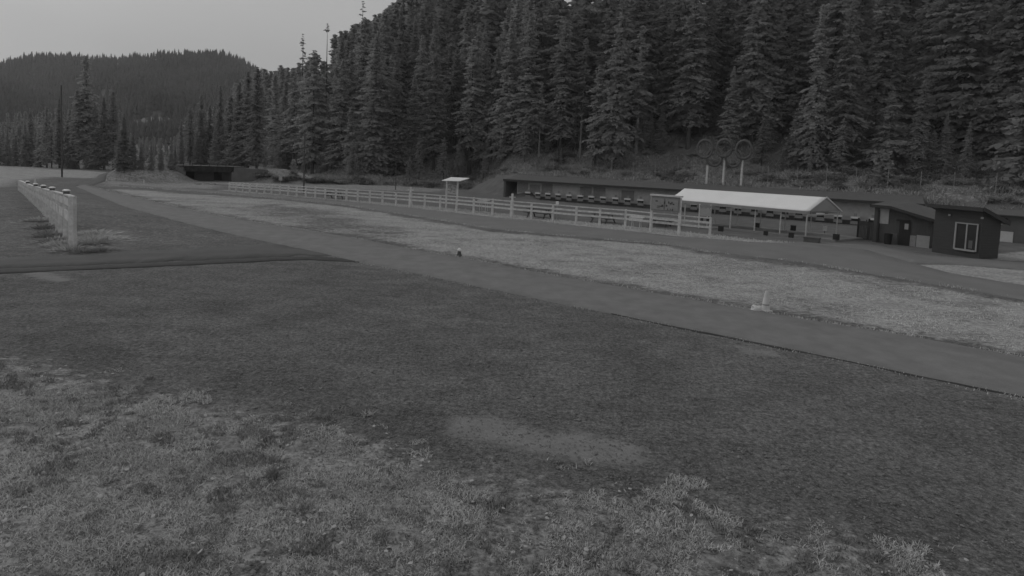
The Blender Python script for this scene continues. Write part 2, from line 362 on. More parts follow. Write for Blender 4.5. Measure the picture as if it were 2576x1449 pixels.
def ground_mat():
    m = bpy.data.materials.new('ground'); m.use_nodes = True; N = m.node_tree.nodes; L = m.node_tree.links
    b = N['Principled BSDF']; b.inputs['Roughness'].default_value = .95; b.inputs['Specular IOR Level'].default_value = .15
    at = N.new('ShaderNodeAttribute'); at.attribute_name = 'zones'; sep = N.new('ShaderNodeSeparateColor'); L.new(at.outputs['Color'], sep.inputs[0])
    tcn = N.new('ShaderNodeTexCoord')
    def noise(s, d=6, st=(1, 1, 1), r=.6):
        mp = N.new('ShaderNodeMapping'); mp.inputs['Scale'].default_value = st; L.new(tcn.outputs['Object'], mp.inputs[0])
        n = N.new('ShaderNodeTexNoise'); n.inputs['Scale'].default_value = s; n.inputs['Detail'].default_value = d; n.inputs['Roughness'].default_value = r
        L.new(mp.outputs[0], n.inputs['Vector']); return n.outputs[0]
    def mrange(v, a, b_, c, d, smooth=False):
        r = N.new('ShaderNodeMapRange')
        if smooth: r.interpolation_type = 'SMOOTHSTEP'
        for i, q in zip((1, 2, 3, 4), (a, b_, c, d)): r.inputs[i].default_value = q
        L.new(v, r.inputs[0]); return r.outputs[0]
    def math_(op, a, b_):
        q = N.new('ShaderNodeMath'); q.operation = op
        for i, v in enumerate((a, b_)):
            if isinstance(v, (int, float)): q.inputs[i].default_value = v
            else: L.new(v, q.inputs[i])
        return q.outputs[0]
    def mix(f, a, b_):
        q = N.new('ShaderNodeMix'); q.data_type = 'FLOAT'
        for i, v in zip((0, 2, 3), (f, a, b_)):
            if isinstance(v, (int, float)): q.inputs[i].default_value = v
            else: L.new(v, q.inputs[i])
        return q.outputs[0]
    big = noise(.22, 5); mid = noise(1.6, 6, (1, 1.1, 1)); fine = noise(16, 6, (1, 1, 1), r=.75); peb = noise(55, 3, (1, 1, 1), r=.8)
    # gravel with fine stones
    grav = mix(.5, mrange(big, .35, .65, .10, .175), mrange(mid, .35, .65, .105, .17))
    grav = math_('MULTIPLY', grav, mrange(noise(3.0, 5, (1, .8, 1), .7), .35, .65, .88, 1.12))
    grav = math_('MULTIPLY', grav, mrange(noise(9, 4, (1, 1, 1), .8), .38, .62, .62, 1.38))
    grav = math_('MULTIPLY', grav, mrange(fine, .3, .7, .72, 1.28))
    grav = math_('MULTIPLY', grav, mrange(peb, .3, .72, .72, 1.35))
    grav = math_('MULTIPLY', grav, mrange(noise(1.1, 1.5, (.45, 1, 1), .5), .36, .64, .90, 1.10))
    grav = math_('MULTIPLY', grav, mrange(noise(22, 3, (1, 1, 1), .8), .40, .60, .78, 1.22))
    # grass earth
    gr = mix(.5, mrange(noise(.6, 6, (1, 1.5, 1)), .38, .62, .25, .43), mrange(noise(3.2, 6, (1, 1.5, 1)), .38, .62, .24, .44))
    gr = math_('MULTIPLY', gr, mrange(sep.outputs[0], .55, .95, .82, 1.0))
    gr = math_('MULTIPLY', gr, mrange(fine, .3, .7, .85, 1.15))
    gr = math_('MULTIPLY', gr, mrange(noise(6, 6, (1, 1.1, 1), .8), .40, .60, .66, 1.30))
    # ragged cover of grass
    cover = math_('ADD', sep.outputs[0], math_('MULTIPLY', math_('SUBTRACT', noise(2.6, 8, (1, 1.5, 1), .72), .5), 2.5))
    cover = mrange(cover, .30, .62, 0, 1, True)
    cover = math_('MULTIPLY', cover, mrange(sep.outputs[0], .02, .2, 0, 1))
    col = mix(cover, grav, gr)
    sand = mrange(math_('ADD', sep.outputs[1], math_('MULTIPLY', math_('SUBTRACT', noise(1.8, 6, (1, 2.4, 1)), .5), 1.1)), .3, .9, 0, .8, True)
    sand = math_('MULTIPLY', sand, mrange(sep.outputs[1], 0, .1, 0, 1))
    col = mix(sand, col, math_('MULTIPLY', mrange(mid, .3, .7, .23, .28), mrange(fine, .3, .7, .9, 1.1)))
    dmp = math_('MULTIPLY', sep.outputs[2], mrange(noise(.9, 5), .35, .65, .35, .9))
    col = mix(dmp, col, math_('MULTIPLY', col, .68))
    # range field behind the fence (attribute alpha)
    col = mix(math_('MULTIPLY', at.outputs['Alpha'], math_('SUBTRACT', 1.0, cover)), col, mrange(noise(.6, 8, (1, 2, 1)), .3, .7, .11, .175))
    fa = N.new('ShaderNodeAttribute'); fa.attribute_name = 'forest_floor'
    col = mix(fa.outputs['Fac'], col, mrange(noise(.5, 7), .35, .65, .10, .20))
    L.new(col, b.inputs['Base Color'])
    bp = N.new('ShaderNodeBump'); bp.inputs['Strength'].default_value = .7; bp.inputs['Distance'].default_value = .03
    L.new(math_('ADD', fine, math_('MULTIPLY', peb, .4)), bp.inputs['Height']); L.new(bp.outputs[0], b.inputs['Normal'])
    return m
ground = mesh_np('ground', np.stack([xf, yf, zf], 1), fc, ground_mat(), smooth=True)
tag(ground, 'gravel and rough grass ground of the range', 'ground', kind='structure')
g_, l_, d_, r_ = zone(xf, yf)
# hillside: mottled forest floor
hillw = sstep(0, 3, (yf - np.interp(xf, kx, ky)) * .83)
g_ = np.maximum(g_, hillw * sstep(22, 8, 0 * xf + (yf - np.interp(xf, kx, ky)) * .83) * 0)
g_ = np.where(hillw > .5, .40 * (1 - sstep(8, 22, (yf - np.interp(xf, kx, ky)) * .83)), g_); r_ = np.maximum(r_, hillw * .6)
s_all = (yf - np.interp(xf, kx, ky)) * .83
ff_ = np.where(xf < kx[5], sstep(-1, 3, s_all), sstep(14, 24, s_all))
fa_ = ground.data.attributes.new('forest_floor', 'FLOAT', 'POINT'); fa_.data.foreach_set('value', ff_.astype(np.float32))
ca = ground.data.color_attributes.new('zones', 'FLOAT_COLOR', 'POINT')
ca.data.foreach_set('color', np.stack([g_, l_, d_, r_], 1).astype(np.float32).ravel())

# ------------------------------------------------------------------ paths (slabs a step above the ground)
def resample(pts, n):
    P = np.array([G(x, y)[:2] for x, y in pts]); s = np.r_[0, np.cumsum(np.hypot(*np.diff(P, axis=0).T))]
    t = np.linspace(0, s[-1], n); return np.stack([np.interp(t, s, P[:, 0]), np.interp(t, s, P[:, 1])], 1)
def slab(name, A, B, z, m, label, n=260, rag=.08, nc=3, skirt=.12):
    a = resample(A, n); b = resample(B, n)
    d = b - a; d /= np.linalg.norm(d, axis=1)[:, None] + 1e-9
    ja = (fbm(a[:, 0], a[:, 1], 1.2, 31) - .5) * 2 * rag * 2; jb = (fbm(b[:, 0], b[:, 1], 1.2, 37) - .5) * 2 * rag * 2
    a = a + d * ja[:, None]; b = b + d * jb[:, None]
    rows = []
    za = terr(a[:, 0], a[:, 1]); zb_ = terr(b[:, 0], b[:, 1])
    rows.append(np.c_[a - d * skirt, za - .06]); rows.append(np.c_[a, za + z])
    for k in range(1, nc):
        q = a + (b - a) * k / nc; rows.append(np.c_[q, terr(q[:, 0], q[:, 1]) + z + .015])
    rows.append(np.c_[b, zb_ + z]); rows.append(np.c_[b + d * skirt, zb_ - .06])
    V = np.concatenate(rows); k = len(rows); ii = np.arange(n - 1); fs = []
    for r in range(k - 1): fs.append(np.stack([r * n + ii, r * n + ii + 1, (r + 1) * n + ii + 1, (r + 1) * n + ii], 1))
    o = mesh_np(name, V, np.concatenate(fs)[:, ::-1], m)
    return tag(o, label, 'path', kind='structure')
slab('main_path', PATH_UP, PATH_LO, .07, M['asphalt'], 'asphalt path running diagonally through the grass', 420, .05)
slab('range_path', SEC_UP, SEC_LO, .05, M['gravel_path'], 'grey path along the white range fence', 320, .12)
YU = [(2000, 609), (2100, 613), (2200, 618), (2345, 645), (2490, 655), (2700, 664)]; YL = [(2000, 613), (2100, 622), (2185, 631), (2292, 661), (2410, 665), (2576, 678), (2700, 690)]
slab('yard', YU, YL, .044, M['gravel_path'], 'grey gravel yard in front of the shed and cabin', 120, .1)
CR_UP = [(-300, 655), (0, 650), (200, 640), (420, 628), (600, 619), (703, 615), (760, 626), (830, 641)]
CR_LO = [(-300, 688), (0, 676), (200, 668), (420, 659), (600, 651), (700, 646), (780, 643), (832, 643)]
slab('side_road', CR_UP, CR_LO, .014, M['asphalt_old'], 'dark side road joining the path from the left', 200, .22, skirt=.02)
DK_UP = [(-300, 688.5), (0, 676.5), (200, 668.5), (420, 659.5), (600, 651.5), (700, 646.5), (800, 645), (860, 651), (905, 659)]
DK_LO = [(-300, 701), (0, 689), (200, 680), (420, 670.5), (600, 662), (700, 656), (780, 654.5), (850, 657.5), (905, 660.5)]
slab('road_edge', DK_UP, DK_LO, .012, M['edge_dark'], 'dark edge along the side road', 200, .03, skirt=.02)  # narrow band of darker colour along the near side of the road
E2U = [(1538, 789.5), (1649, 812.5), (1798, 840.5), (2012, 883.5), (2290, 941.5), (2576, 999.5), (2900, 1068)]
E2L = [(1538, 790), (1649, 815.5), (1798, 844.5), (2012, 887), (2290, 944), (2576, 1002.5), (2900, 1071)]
slab('path_edge', E2U, E2L, .01, M['edge_dark'], 'dark broken edge along the near side of the path', 400, .03, skirt=.02)
TRU = [(192, 468), (225, 456), (262, 441), (292, 434)]; TRL = [(225, 470), (262, 457), (292, 443), (318, 434)]
slab('dirt_track', TRU, TRL, .05, M['asphalt_old'], 'narrow track climbing over the low mound', 60, .1)

# ------------------------------------------------------------------ conifers
def conifer_arrays(seed, h=24.0, base=.12, rad=3.2, dens=1.0, droop=.35, onesided=0, sparse=0.0, leaf=.42, shape=.85):
    r = np.random.default_rng(seed); tris = []
    z = h * base; lev = 0
    while z < h * .995:
        t = (z - h * base) / (h * (1 - base))
        Lmax = rad * ((1 - t) ** shape) * (.55 + .45 * min(1, t * 6 + .35)) + .12
        nb = max(3, int((5.2 + 2.5 * (1 - t)) * dens))
        clump = .62 + .7 * r.random()
        for b in range(nb):
            if r.random() < sparse: continue
            az = r.random() * 2 * math.pi
            L = Lmax * (.42 + .8 * r.random()) * clump
            if onesided: L *= 1 + onesided * math.cos(az - 3.4)
            L = max(L, .15)
            ca_, sa_ = math.cos(az), math.sin(az)
            rise = .25 * (1 - t) * 0 + (.35 * t) + (r.random() - .5) * .25
            m = max(2, int(L / (leaf * .55)))
            s = (np.arange(m) + r.random(m)) / m; s = .12 + .88 * s
            px = s * L; pz = z + rise * px - droop * px * px / max(L, .5) * .9 + (r.random(m) - .5) * .18
            wdt = leaf * (1.1 - .55 * s) * (1.0 + .5 * r.random(m)) * min(1.0, .5 + L / 2.2)
            yj = (r.random(m) - .5) * (.35 + .5 * px)                     # the spray widens outwards
            for q_ in range(2):
                ya = (r.random(m) - .5) * 2.6 + (0 if q_ else .8); w_ = wdt * (.75 + .6 * r.random(m)) * (1.0 if q_ else .8)
                c = np.stack([px + (r.random(m) - .5) * .2, yj * (1 if q_ else -.8), pz + (r.random(m) - .5) * .12], 1)
                u = np.stack([np.cos(ya), np.sin(ya), -.25 * np.cos(ya) + (r.random(m) - .5) * .5], 1) * w_[:, None]
                d = np.stack([(r.random(m) - .2) * .9, (r.random(m) - .5) * .9, -(.35 + .75 * r.random(m))], 1) * (w_ * .8)[:, None]
                T = np.stack([c - u * .9, c - d * .35, c + u, c + d], 1)
                xr = T[..., 0] * ca_ - T[..., 1] * sa_; yr = T[..., 0] * sa_ + T[..., 1] * ca_
                tris.append(np.stack([xr, yr, T[..., 2]], -1))
        z += (.30 + .25 * r.random()) * (1 if t < .85 else .6) / max(.6, dens ** .5) * (h / 24) ** .5; lev += 1
    Q = np.concatenate(tris); return Q.reshape(-1, 3), np.arange(len(Q) * 4).reshape(-1, 4)
def trunk_arrays(seed, h, r0, top=.97, n=7, lean=.0):
    r = random.Random(seed); mb = MB(); pts = []; rd = []
    for i in range(7):
        t = i / 6; pts.append((math.sin(t * 2.2 + seed) * lean * h * .02, math.cos(t * 1.7 + seed) * lean * h * .02, -.6 + (h * top + .6) * t)); rd.append(max(.02, r0 * (1 - t) ** .8 + (.25 * r0 if i == 0 else 0)))
    mb.tube(pts, rd, n)
    for k in range(14):     # dead stubs and limbs
        z = h * (.08 + .6 * r.random()); a = r.random() * 6.28; L = (.5 + r.random()) * (1.2)
        mb.tube([(0, 0, z), (math.cos(a) * L, math.sin(a) * L, z + .1 - .25 * L)], [.04, .012], 4, False)
    return mb
SPEC = [  # seed, h, base, rad, dens, droop, onesided, sparse, leaf, shape
    (1, 26, .05, 4.0, 1.1, .35, 0, .0, .46, .8), (2, 28, .10, 3.8, 1.0, .42, 0, .1, .46, .7), (3, 24, .03, 4.1, 1.2, .3, 0, .0, .44, .85),
    (4, 30, .16, 3.8, .95, .45, 0, .15, .48, .65), (5, 22, .02, 3.6, 1.2, .28, 0, .0, .42, .9), (6, 27, .22, 3.9, .9, .4, .25, .2, .48, .6),
    (7, 29, .08, 3.3, 1.1, .5, 0, .05, .44, .75), (8, 25, .12, 4.4, .9, .3, .3, .2, .48, .6)]
PROT = []
for sp in SPEC:
    V, Fc = conifer_arrays(sp[0], *sp[1:])
    cr = mesh_np('crown', V, Fc, M['needle']); tr = trunk_arrays(sp[0], sp[1], .012 * sp[1]).build('trunk', M['bark'])
    PROT.append((cr.data, tr.data, sp[1]))
    bpy.data.objects.remove(cr); bpy.data.objects.remove(tr)
NEAR_LABEL = {}
def put_tree(P, h, k, label, group, name='conifer_tree', pale=False, wide=1.0, rz=None):
    cm, tm, h0 = PROT[k]; s = h / h0
    root = empty(name, P, random.random() * 6.28 if rz is None else rz, label, 'tree', group)
    sw = s * wide * (.9 + .25 * random.random())
    root.scale = (sw, sw, s)
    if pale:
        cm = cm.copy(); cm.materials.clear(); cm.materials.append(M['needle_pale'])
    for nm, me in (('trunk', tm), ('crown', cm)):
        o = bpy.data.objects.new(nm, me); link(o); o.parent = root
    return root
# skyline of the forest in the photograph (row of the highest tip allowed at a column)
SKX = [560, 600, 640, 672, 688, 700, 711, 724, 745, 759, 778, 806, 830, 849, 880, 906, 933, 960, 984, 1000, 1030, 1060, 1090, 1120]
SKY_ = [210, 190, 172, 168, 150, 165, 132, 160, 135, 92, 125, 84, 95, 76, 62, 5, 80, 30, 46, 5, -20, 10, -30, -120]
GRP_HILL = 'tall conifers packed on the hillside behind the range'
GRP_EDGE = 'conifers along the lower forest edge'
GRP_LEFT = 'conifers beyond the meadow on the left'
cands = []
# jittered rows up the hillside
rr = random.Random(5)
for row in range(15):
    s = 13 + row * 5.0 + max(0, row - 6) * 2.0
    x = -78.0
    while x < 100:
        xx = x + rr.uniform(-1.6, 1.6); ss = s + rr.uniform(-2.4, 2.4)
        yy = np.interp(xx, kx, ky) + ss / .83
        x += 4.5 + row * .25
        P = np.array([xx, yy, T1(xx, yy)]); px, py, w = proj(P)
        if px < 575 or px > 2740: continue
        if px > 1200 and ss > 62: continue
        cands.append((ss, px, py, w, P))
young = []
for i in range(64):
    px = rr.uniform(600, 2700); s_ = rr.uniform(10 if px > 1250 else 1, 22); d0 = ray(px, 430); lo, hi = 20., 300.
    for _ in range(30):
        md = (lo + hi) / 2; q = CP + d0 * (md / d0[1])
        if (q[1] - np.interp(q[0], kx, ky)) * .83 < s_: lo = md
        else: hi = md
    P = np.array([q[0], q[1], T1(q[0], q[1])]); pj = proj(P)
    if 1560 < pj[0] < 1960 and s_ < 14: continue
    young.append((s_, pj[0], pj[1], pj[2], P, rr.uniform(3, 9)))
trees = list(young)
for ss, px, py, w, P in cands:
    if ss < 17 and px > 1150 and rr.random() < .45: continue
    h = rr.uniform(21, 31) * (.8 if px < 760 else 1)
    if ss < 18: h *= rr.choice([.5, .75, .9, 1])
    ymax = np.interp(px, SKX, SKY_) + rr.uniform(0, 26)
    if px < 1110:
        hm = HT(P, ymax)
        if hm < 9: continue
        h = min(h, hm)
    trees.append((ss, px, py, w, P, h))
keep = trees; wood = []
EDGE = [t for t in keep if t[0] < 20]; HILL = [t for t in keep if t[0] >= 20]
NMAX = 240
print('edge', len(EDGE), 'hill', len(HILL))
for i in range(400):                       # deeper trees closing the skyline on the left shoulder of the hill
    px = rr.uniform(590, 1340); s_ = rr.uniform(38, 105); d0 = ray(px, 300); lo, hi = 20., 400.
    for _ in range(30):
        md = (lo + hi) / 2; q = CP + d0 * (md / d0[1])
        if (q[1] - np.interp(q[0], kx, ky)) * .83 < s_: lo = md
        else: hi = md
    P = np.array([q[0], q[1], T1(q[0], q[1])]); h = HT(P, np.interp(px, [590, 640, 690, 730, 760, 800, 850, 900, 960, 1000, 1060, 1170], [205, 175, 162, 150, 118, 94, 76, 52, 22, -15, -50, -90]) + abs(rr.gauss(0, 13)))
    if h > 6: wood.append((P, min(h, 38)))
for i, (ss, px, py, w, P, h) in enumerate(sorted(keep, key=lambda t: t[3])):
    if i < NMAX:
        ref = ('right behind the low bridge' if px < 690 else 'left of the dark pole behind the fence' if px < 764 else 'just right of the dark pole behind the fence' if px < 860 else 'midway between the dark pole and the notice kiosk' if px < 960 else 'left of the white notice kiosk' if px < 1060 else 'behind the notice kiosk and the bank' if px < 1290 else 'left of the bare trunked pine, above the shelter' if px < 1430 else 'right of the bare trunked pine, above the shelter' if px < 1560 else
               'above the information board, left of the rings' if px < 1750 else 'above the ring emblem and the canopy' if px < 1990 else 'above the right end of the canopy' if px < 2210 else 'above the shed and cabin' if px < 2430 else 'at the right edge of the picture')
        if ss < 20: put_tree(P, h, i % 8, ('small young conifer at the forest edge ' if h < 10 else 'lower edge conifer ') + ref, GRP_EDGE + ', ' + ref)
        else: put_tree(P, h, rr.randrange(8), ('tall conifer ' if h > 22 else 'shorter conifer ' if h > 10 else 'small young conifer ') + 'up the hillside ' + ref, GRP_HILL + ', ' + ref)
    else: wood.append((P, h))
# the rest of the hillside wood, one object
def wood_object(name, items, seeds, label, m, dens=.65, leaf=.75, parent=None):
    Vs = []; Fs = []; n = 0
    ar = [conifer_arrays(s, 24, .08, 3.2, dens, .38, 0, 0, leaf, .8) for s in seeds]
    for (P, h) in items:
        V, Fc = ar[random.randrange(len(ar))]; a = random.random() * 6.28; s = h / 24; sw = s * (1.0 + .35 * random.random())
        x = V[:, 0] * math.cos(a) - V[:, 1] * math.sin(a); y = V[:, 0] * math.sin(a) + V[:, 1] * math.cos(a)
        Vs.append(np.stack([x * sw + P[0], y * sw + P[1], V[:, 2] * s + P[2]], 1)); Fs.append(Fc + n); n += len(V)
    o = mesh_np(name, np.concatenate(Vs), np.concatenate(Fs), m); return tag(o, label, 'wood', kind='stuff')
if wood: wood_object('hillside_wood', wood, (41, 42), 'unbroken mass of dark conifers high on the hillside', M['needle'])

# trees beyond the meadow
LEFT = [(218, 427, 141, 1), (197, 427, 225, 3), (78, 421, 272, 0), (64, 421, 310, 4), (100, 423, 330, 2), (20, 419, 325, 4), (-10, 418, 290, 2), (40, 420, 345, 2), (130, 425, 318, 5), (150, 424, 245, 6), (171, 425, 300, 0), (240, 428, 262, 2),
        (262, 429, 245, 6), (285, 430, 228, 3), (312, 430, 290, 4), (335, 430, 338, 2), (355, 431, 358, 4), (380, 431, 352, 2), (405, 431, 360, 4), (430, 430, 345, 0), (455, 429, 300, 6), (478, 428, 262, 3), (505, 428, 235, 0), (527, 428, 270, 1), (553, 430, 215, 6),
        (578, 432, 240, 7), (600, 434, 205, 0), (622, 436, 180, 1), (645, 438, 168, 3), (590, 434, 300, 2), (540, 431, 320, 4), (495, 430, 330, 2), (118, 424, 268, 1), (300, 431, 345, 2), (185, 426, 335, 2), (225, 428, 330, 4), (440, 431, 365, 2)]
for (px, py, ty, k) in LEFT:
    z = 0; P = GT(px, py - 2, 60, 500)
    yy = min(P[1], 170); d = ray(px, py); P = CP + d * (yy / d[1]); P[2] = T1(P[0], P[1]) - .1
    h = HT(P, ty)
    if px == 218: put_tree(P, h, k, 'tallest dark conifer beyond the meadow, its tip against the far hill', None)
    elif px == 78: put_tree(P, h, k, 'dark layered conifer near the left edge, beyond the meadow', None)
    else: put_tree(P, h, k, 'conifer beyond the meadow, ' + ('left of the tall pole' if px < 150 else 'between the tall pole and the tallest conifer' if px < 212 else 'between the tallest conifer and the low bridge' if px < 440 else 'behind the low bridge'), GRP_LEFT + (' edge' if px < 150 else ' by the pole' if px < 212 else ' centre' if px < 440 else ' behind the bridge'))
items = []
for i in range(230):
    px = rr.uniform(-120, 690); yy = rr.uniform(180, 330); d = ray(px, 420); P = CP + d * (yy / d[1]); P[2] = T1(P[0], P[1]) - .1
    lim = np.interp(px, [-120, 150, 250, 320, 340, 440, 470, 560, 640, 690], [300, 280, 290, 322, 352, 350, 300, 270, 205, 190]) + rr.uniform(-10, 50)
    items.append((P, max(6, HT(P, lim))))
wood_object('valley_wood', items, (43, 44), 'dark wood of conifers filling the valley behind the meadow', M['needle'], .6, .9)

# named single trees
def spec_tree(px, py, ty, args, pale, label, barkm='bark', name='conifer_tree', dx=0, lean=0, width=1.0, trunk_r=.012):
    P = GT(px, py, 20, 400); h = HT(P, ty); V, Fc = conifer_arrays(args[0], h, *args[1:])
    root = empty(name, P, 0, label, 'tree')
    mesh_np('crown', V, Fc, M['needle_pale'] if pale else M['needle'], root)
    trunk_arrays(args[0], h, trunk_r * h, lean=lean).build('trunk', M[barkm], root)
spec_tree(1462, 392, 95, (61, .36, 2.4, .75, .25, .45, .35, .5, .7), True, 'pale trunked pine with a bare lower trunk and flat branch layers, above the range wall', 'bark_pale', 'pine_tree', lean=.6, trunk_r=.0105)
spec_tree(1243, 400, 122, (62, .17, 3.1, .9, .35, 0, .1, .5, .72), True, 'pale crowned conifer with a rounded top left of the bare pine', 'bark_pale', lean=.3)
spec_tree(1213, 402, 120, (63, .2, 2.2, .8, .35, 0, .15, .45, .65), True, 'slim pale conifer just left of the round topped one', 'bark')
spec_tree(1355, 395, 205, (64, .42, 2.2, .6, .3, 0, .3, .5, .6), False, 'thin dark pine with a bare grey trunk between the two pale trees', 'bark_pale', 'pine_tree')
spec_tree(1600, 385, 60, (65, .3, 2.6, .6, .35, 0, .25, .5, .6), True, 'tall thin pine with sparse limbs right of the bare pine', 'bark_pale', 'pine_tree')
spec_tree(2229, 436, 229, (66, .02, 3.6, 1.1, .3, 0, 0, .42, .95), True, 'young pointed conifer in front of the dark gap right of the rings', 'bark')
spec_tree(2010, 415, 236, (67, .02, 2.6, 1.1, .3, 0, 0, .42, .95), True, 'young pointed conifer just right of the ring emblem', 'bark')
spec_tree(2070, 420, 250, (68, .02, 3.2, 1.1, .3, 0, 0, .42, .9), True, 'bushy young conifer, the second right of the ring emblem', 'bark')
spec_tree(2223, 466, 388, (69, .0, 1.8, 1.2, .2, 0, 0, .3, .95), True, 'small pale fir on the bank above the shed', 'bark')
spec_tree(738, 450, 401, (70, .0, 1.0, 1.2, .2, 0, 0, .24, .95), True, 'small pale spruce beside the tall dark pole', 'bark', 'spruce_tree')
spec_tree(2590, 470, 60, (71, .04, 4.2, 1.1, .3, 0, 0, .5, .85), True, 'big broad conifer at the right edge of the photo', 'bark')
# snags against the sky
for px, ty, lab in ((759, 84, 'spiky half dead conifer breaking the skyline left of the tall snag'), (819, 55, 'thin bare snag with a tufted tip against the sky'), (906, -2, 'tall narrow conifer reaching the top of the picture')):
    yy = 150; d = ray(px, 300); P = CP + d * (yy / d[1]); P[2] = T1(P[0], P[1]); h = HT(P, ty)
    root = empty('conifer_tree', P, 0, lab, 'tree')
    if px == 819: V, Fc = conifer_arrays(75, h, .93, .7, .8, .3, 0, .1, .3, .5)
    else: V, Fc = conifer_arrays(px, h, .3, 2.4 if px == 759 else 3.2, .55, .45, 0, .35, .42, .75)
    mesh_np('crown', V, Fc, M['needle'], root); trunk_arrays(px, h, .01 * h).build('trunk', M['bark'], root)

# ------------------------------------------------------------------ shrubs on the bank
def shrub_arrays(seed, rx=1.3, rz=1.0, n=900, leaf=.16):
    r = np.random.default_rng(seed); lob = r.normal(size=(9, 3)) * np.array([.55 * rx, .55 * rx, .3 * rz]); lob[:, 2] = np.abs(lob[:, 2]) + .3 * rz
    c = lob[r.integers(0, 9, n)] + r.normal(size=(n, 3)) * np.array([.28 * rx, .28 * rx, .24 * rz]); c[:, 2] = np.abs(c[:, 2])
    a = r.normal(size=(n, 3)); a /= np.linalg.norm(a, axis=1)[:, None]; b = np.cross(a, r.normal(size=(n, 3))); b /= np.linalg.norm(b, axis=1)[:, None]
    s = leaf * (.6 + .9 * r.random(n))[:, None]
    Q = np.stack([c - a * s, c + b * s * .5, c + a * s, c - b * s * .5], 1)
    return Q.reshape(-1, 3), np.arange(n * 4).reshape(-1, 4)
SHR = []
for sd_ in range(5):
    V, Fc = shrub_arrays(80 + sd_); o = mesh_np('shrub', V, Fc, M['shrub']); SHR.append(o.data); bpy.data.objects.remove(o)
def put_shrub(P, s, sz, label, group, k=None):
    o = bpy.data.objects.new('shrub', SHR[random.randrange(5) if k is None else k]); link(o); o.location = tuple(map(float, P)); o.scale = (s, s, s * sz)
    o.rotation_euler = (0, 0, random.random() * 6.28); return tag(o, label, 'shrub', group)
for i in range(250):
    px = rr.uniform(1190, 2640); s_ = rr.choice([rr.uniform(1.2, 9), rr.uniform(5, 24)])
    d0 = ray(px, 430)
    # walk to the spot s_ metres behind the foot of the bank
    lo, hi = 20.0, 200.0
    for _ in range(30):
        md = (lo + hi) / 2; q = CP + d0 * (md / d0[1])
        if (q[1] - np.interp(q[0], kx, ky)) * .83 < s_: lo = md
        else: hi = md
    q = CP + d0 * (lo / d0[1]); P = np.array([q[0], q[1], T1(q[0], q[1])])
    pj = proj(P)[0]
    if 1730 < pj < 1925 and s_ < 9: continue
    put_shrub(P, rr.uniform(.2, .8), rr.uniform(.45, 1.0), 'leafy shrub on the bank ' + ('above the left half of the target shelter' if pj < 1640 else 'around and right of the ring emblem' if pj < 2130 else 'above the shed and cabin'), 'shrubs on the bank, ' + ('left part' if pj < 1640 else 'middle part' if pj < 2130 else 'right part'))
for i in range(46):
    px = rr.uniform(600, 1180); P = GT(px, np.interp(px, [600, 770, 1000, 1180], [438, 455, 464, 472]) + rr.uniform(-2, 5), 40, 300)
    put_shrub(P, rr.uniform(.4, 1.1), rr.uniform(.4, .8), 'low shrub along the grass edge below the forest', 'shrubs along the foot of the forest')

# ------------------------------------------------------------------ far hill
RX = [-500, -200, 0, 60, 110, 200, 290, 340, 400, 450, 500, 560, 600, 630, 660, 700, 760, 900, 1300]
RY = [215, 180, 157, 142, 137, 141, 146, 139, 133, 135, 131, 134, 146, 163, 180, 192, 215, 260, 330]
def hill_pt(px, t):   # t 0 foot .. 1 ridge .. 1.3 behind
    d = ray(px, np.interp(px, RX, RY)); yr = 950 + 60 * math.sin(px * .011)
    top = CP + d * (yr / d[1]); top[2] -= 9
    base = np.array([top[0] * .45, yr * .45, 0.0])
    if t <= 1:
        p = base + (top - base) * t; p[2] = top[2] * (t ** 1.15) + math.sin(t * math.pi) * 10 * math.sin(px * .017 + t * 5)
    else:
        p = top + (top - base) * (t - 1); p[2] = top[2] * (1 - (t - 1) * 1.2)
    return p
cols = np.linspace(-500, 1300, 120); tt = np.linspace(0, 1.5, 50)
V = np.array([hill_pt(c, t) for t in tt for c in cols]); nI = np.arange(120 * 50).reshape(50, 120)
fh = np.stack([nI[:-1, :-1].ravel(), nI[:-1, 1:].ravel(), nI[1:, 1:].ravel(), nI[1:, :-1].ravel()], 1)
tag(mesh_np('far_hill', V, fh, M['far_hill'], smooth=True), 'wooded far hill on the left', 'hill', kind='structure')
cc = np.linspace(330, 440, 24); tq = np.linspace(.145, .215, 8)
V = np.array([hill_pt(c, t) + [0, 0, 1.2 + 1.5 * math.sin(c * .3)] for t in tq for c in cc]); nI = np.arange(24 * 8).reshape(8, 24)
tag(mesh_np('hill_clearing', V, np.stack([nI[:-1, :-1].ravel(), nI[:-1, 1:].ravel(), nI[1:, 1:].ravel(), nI[1:, :-1].ravel()], 1), M['clearing'], smooth=True), 'pale grassy clearing low on the far hill', 'clearing', kind='structure')
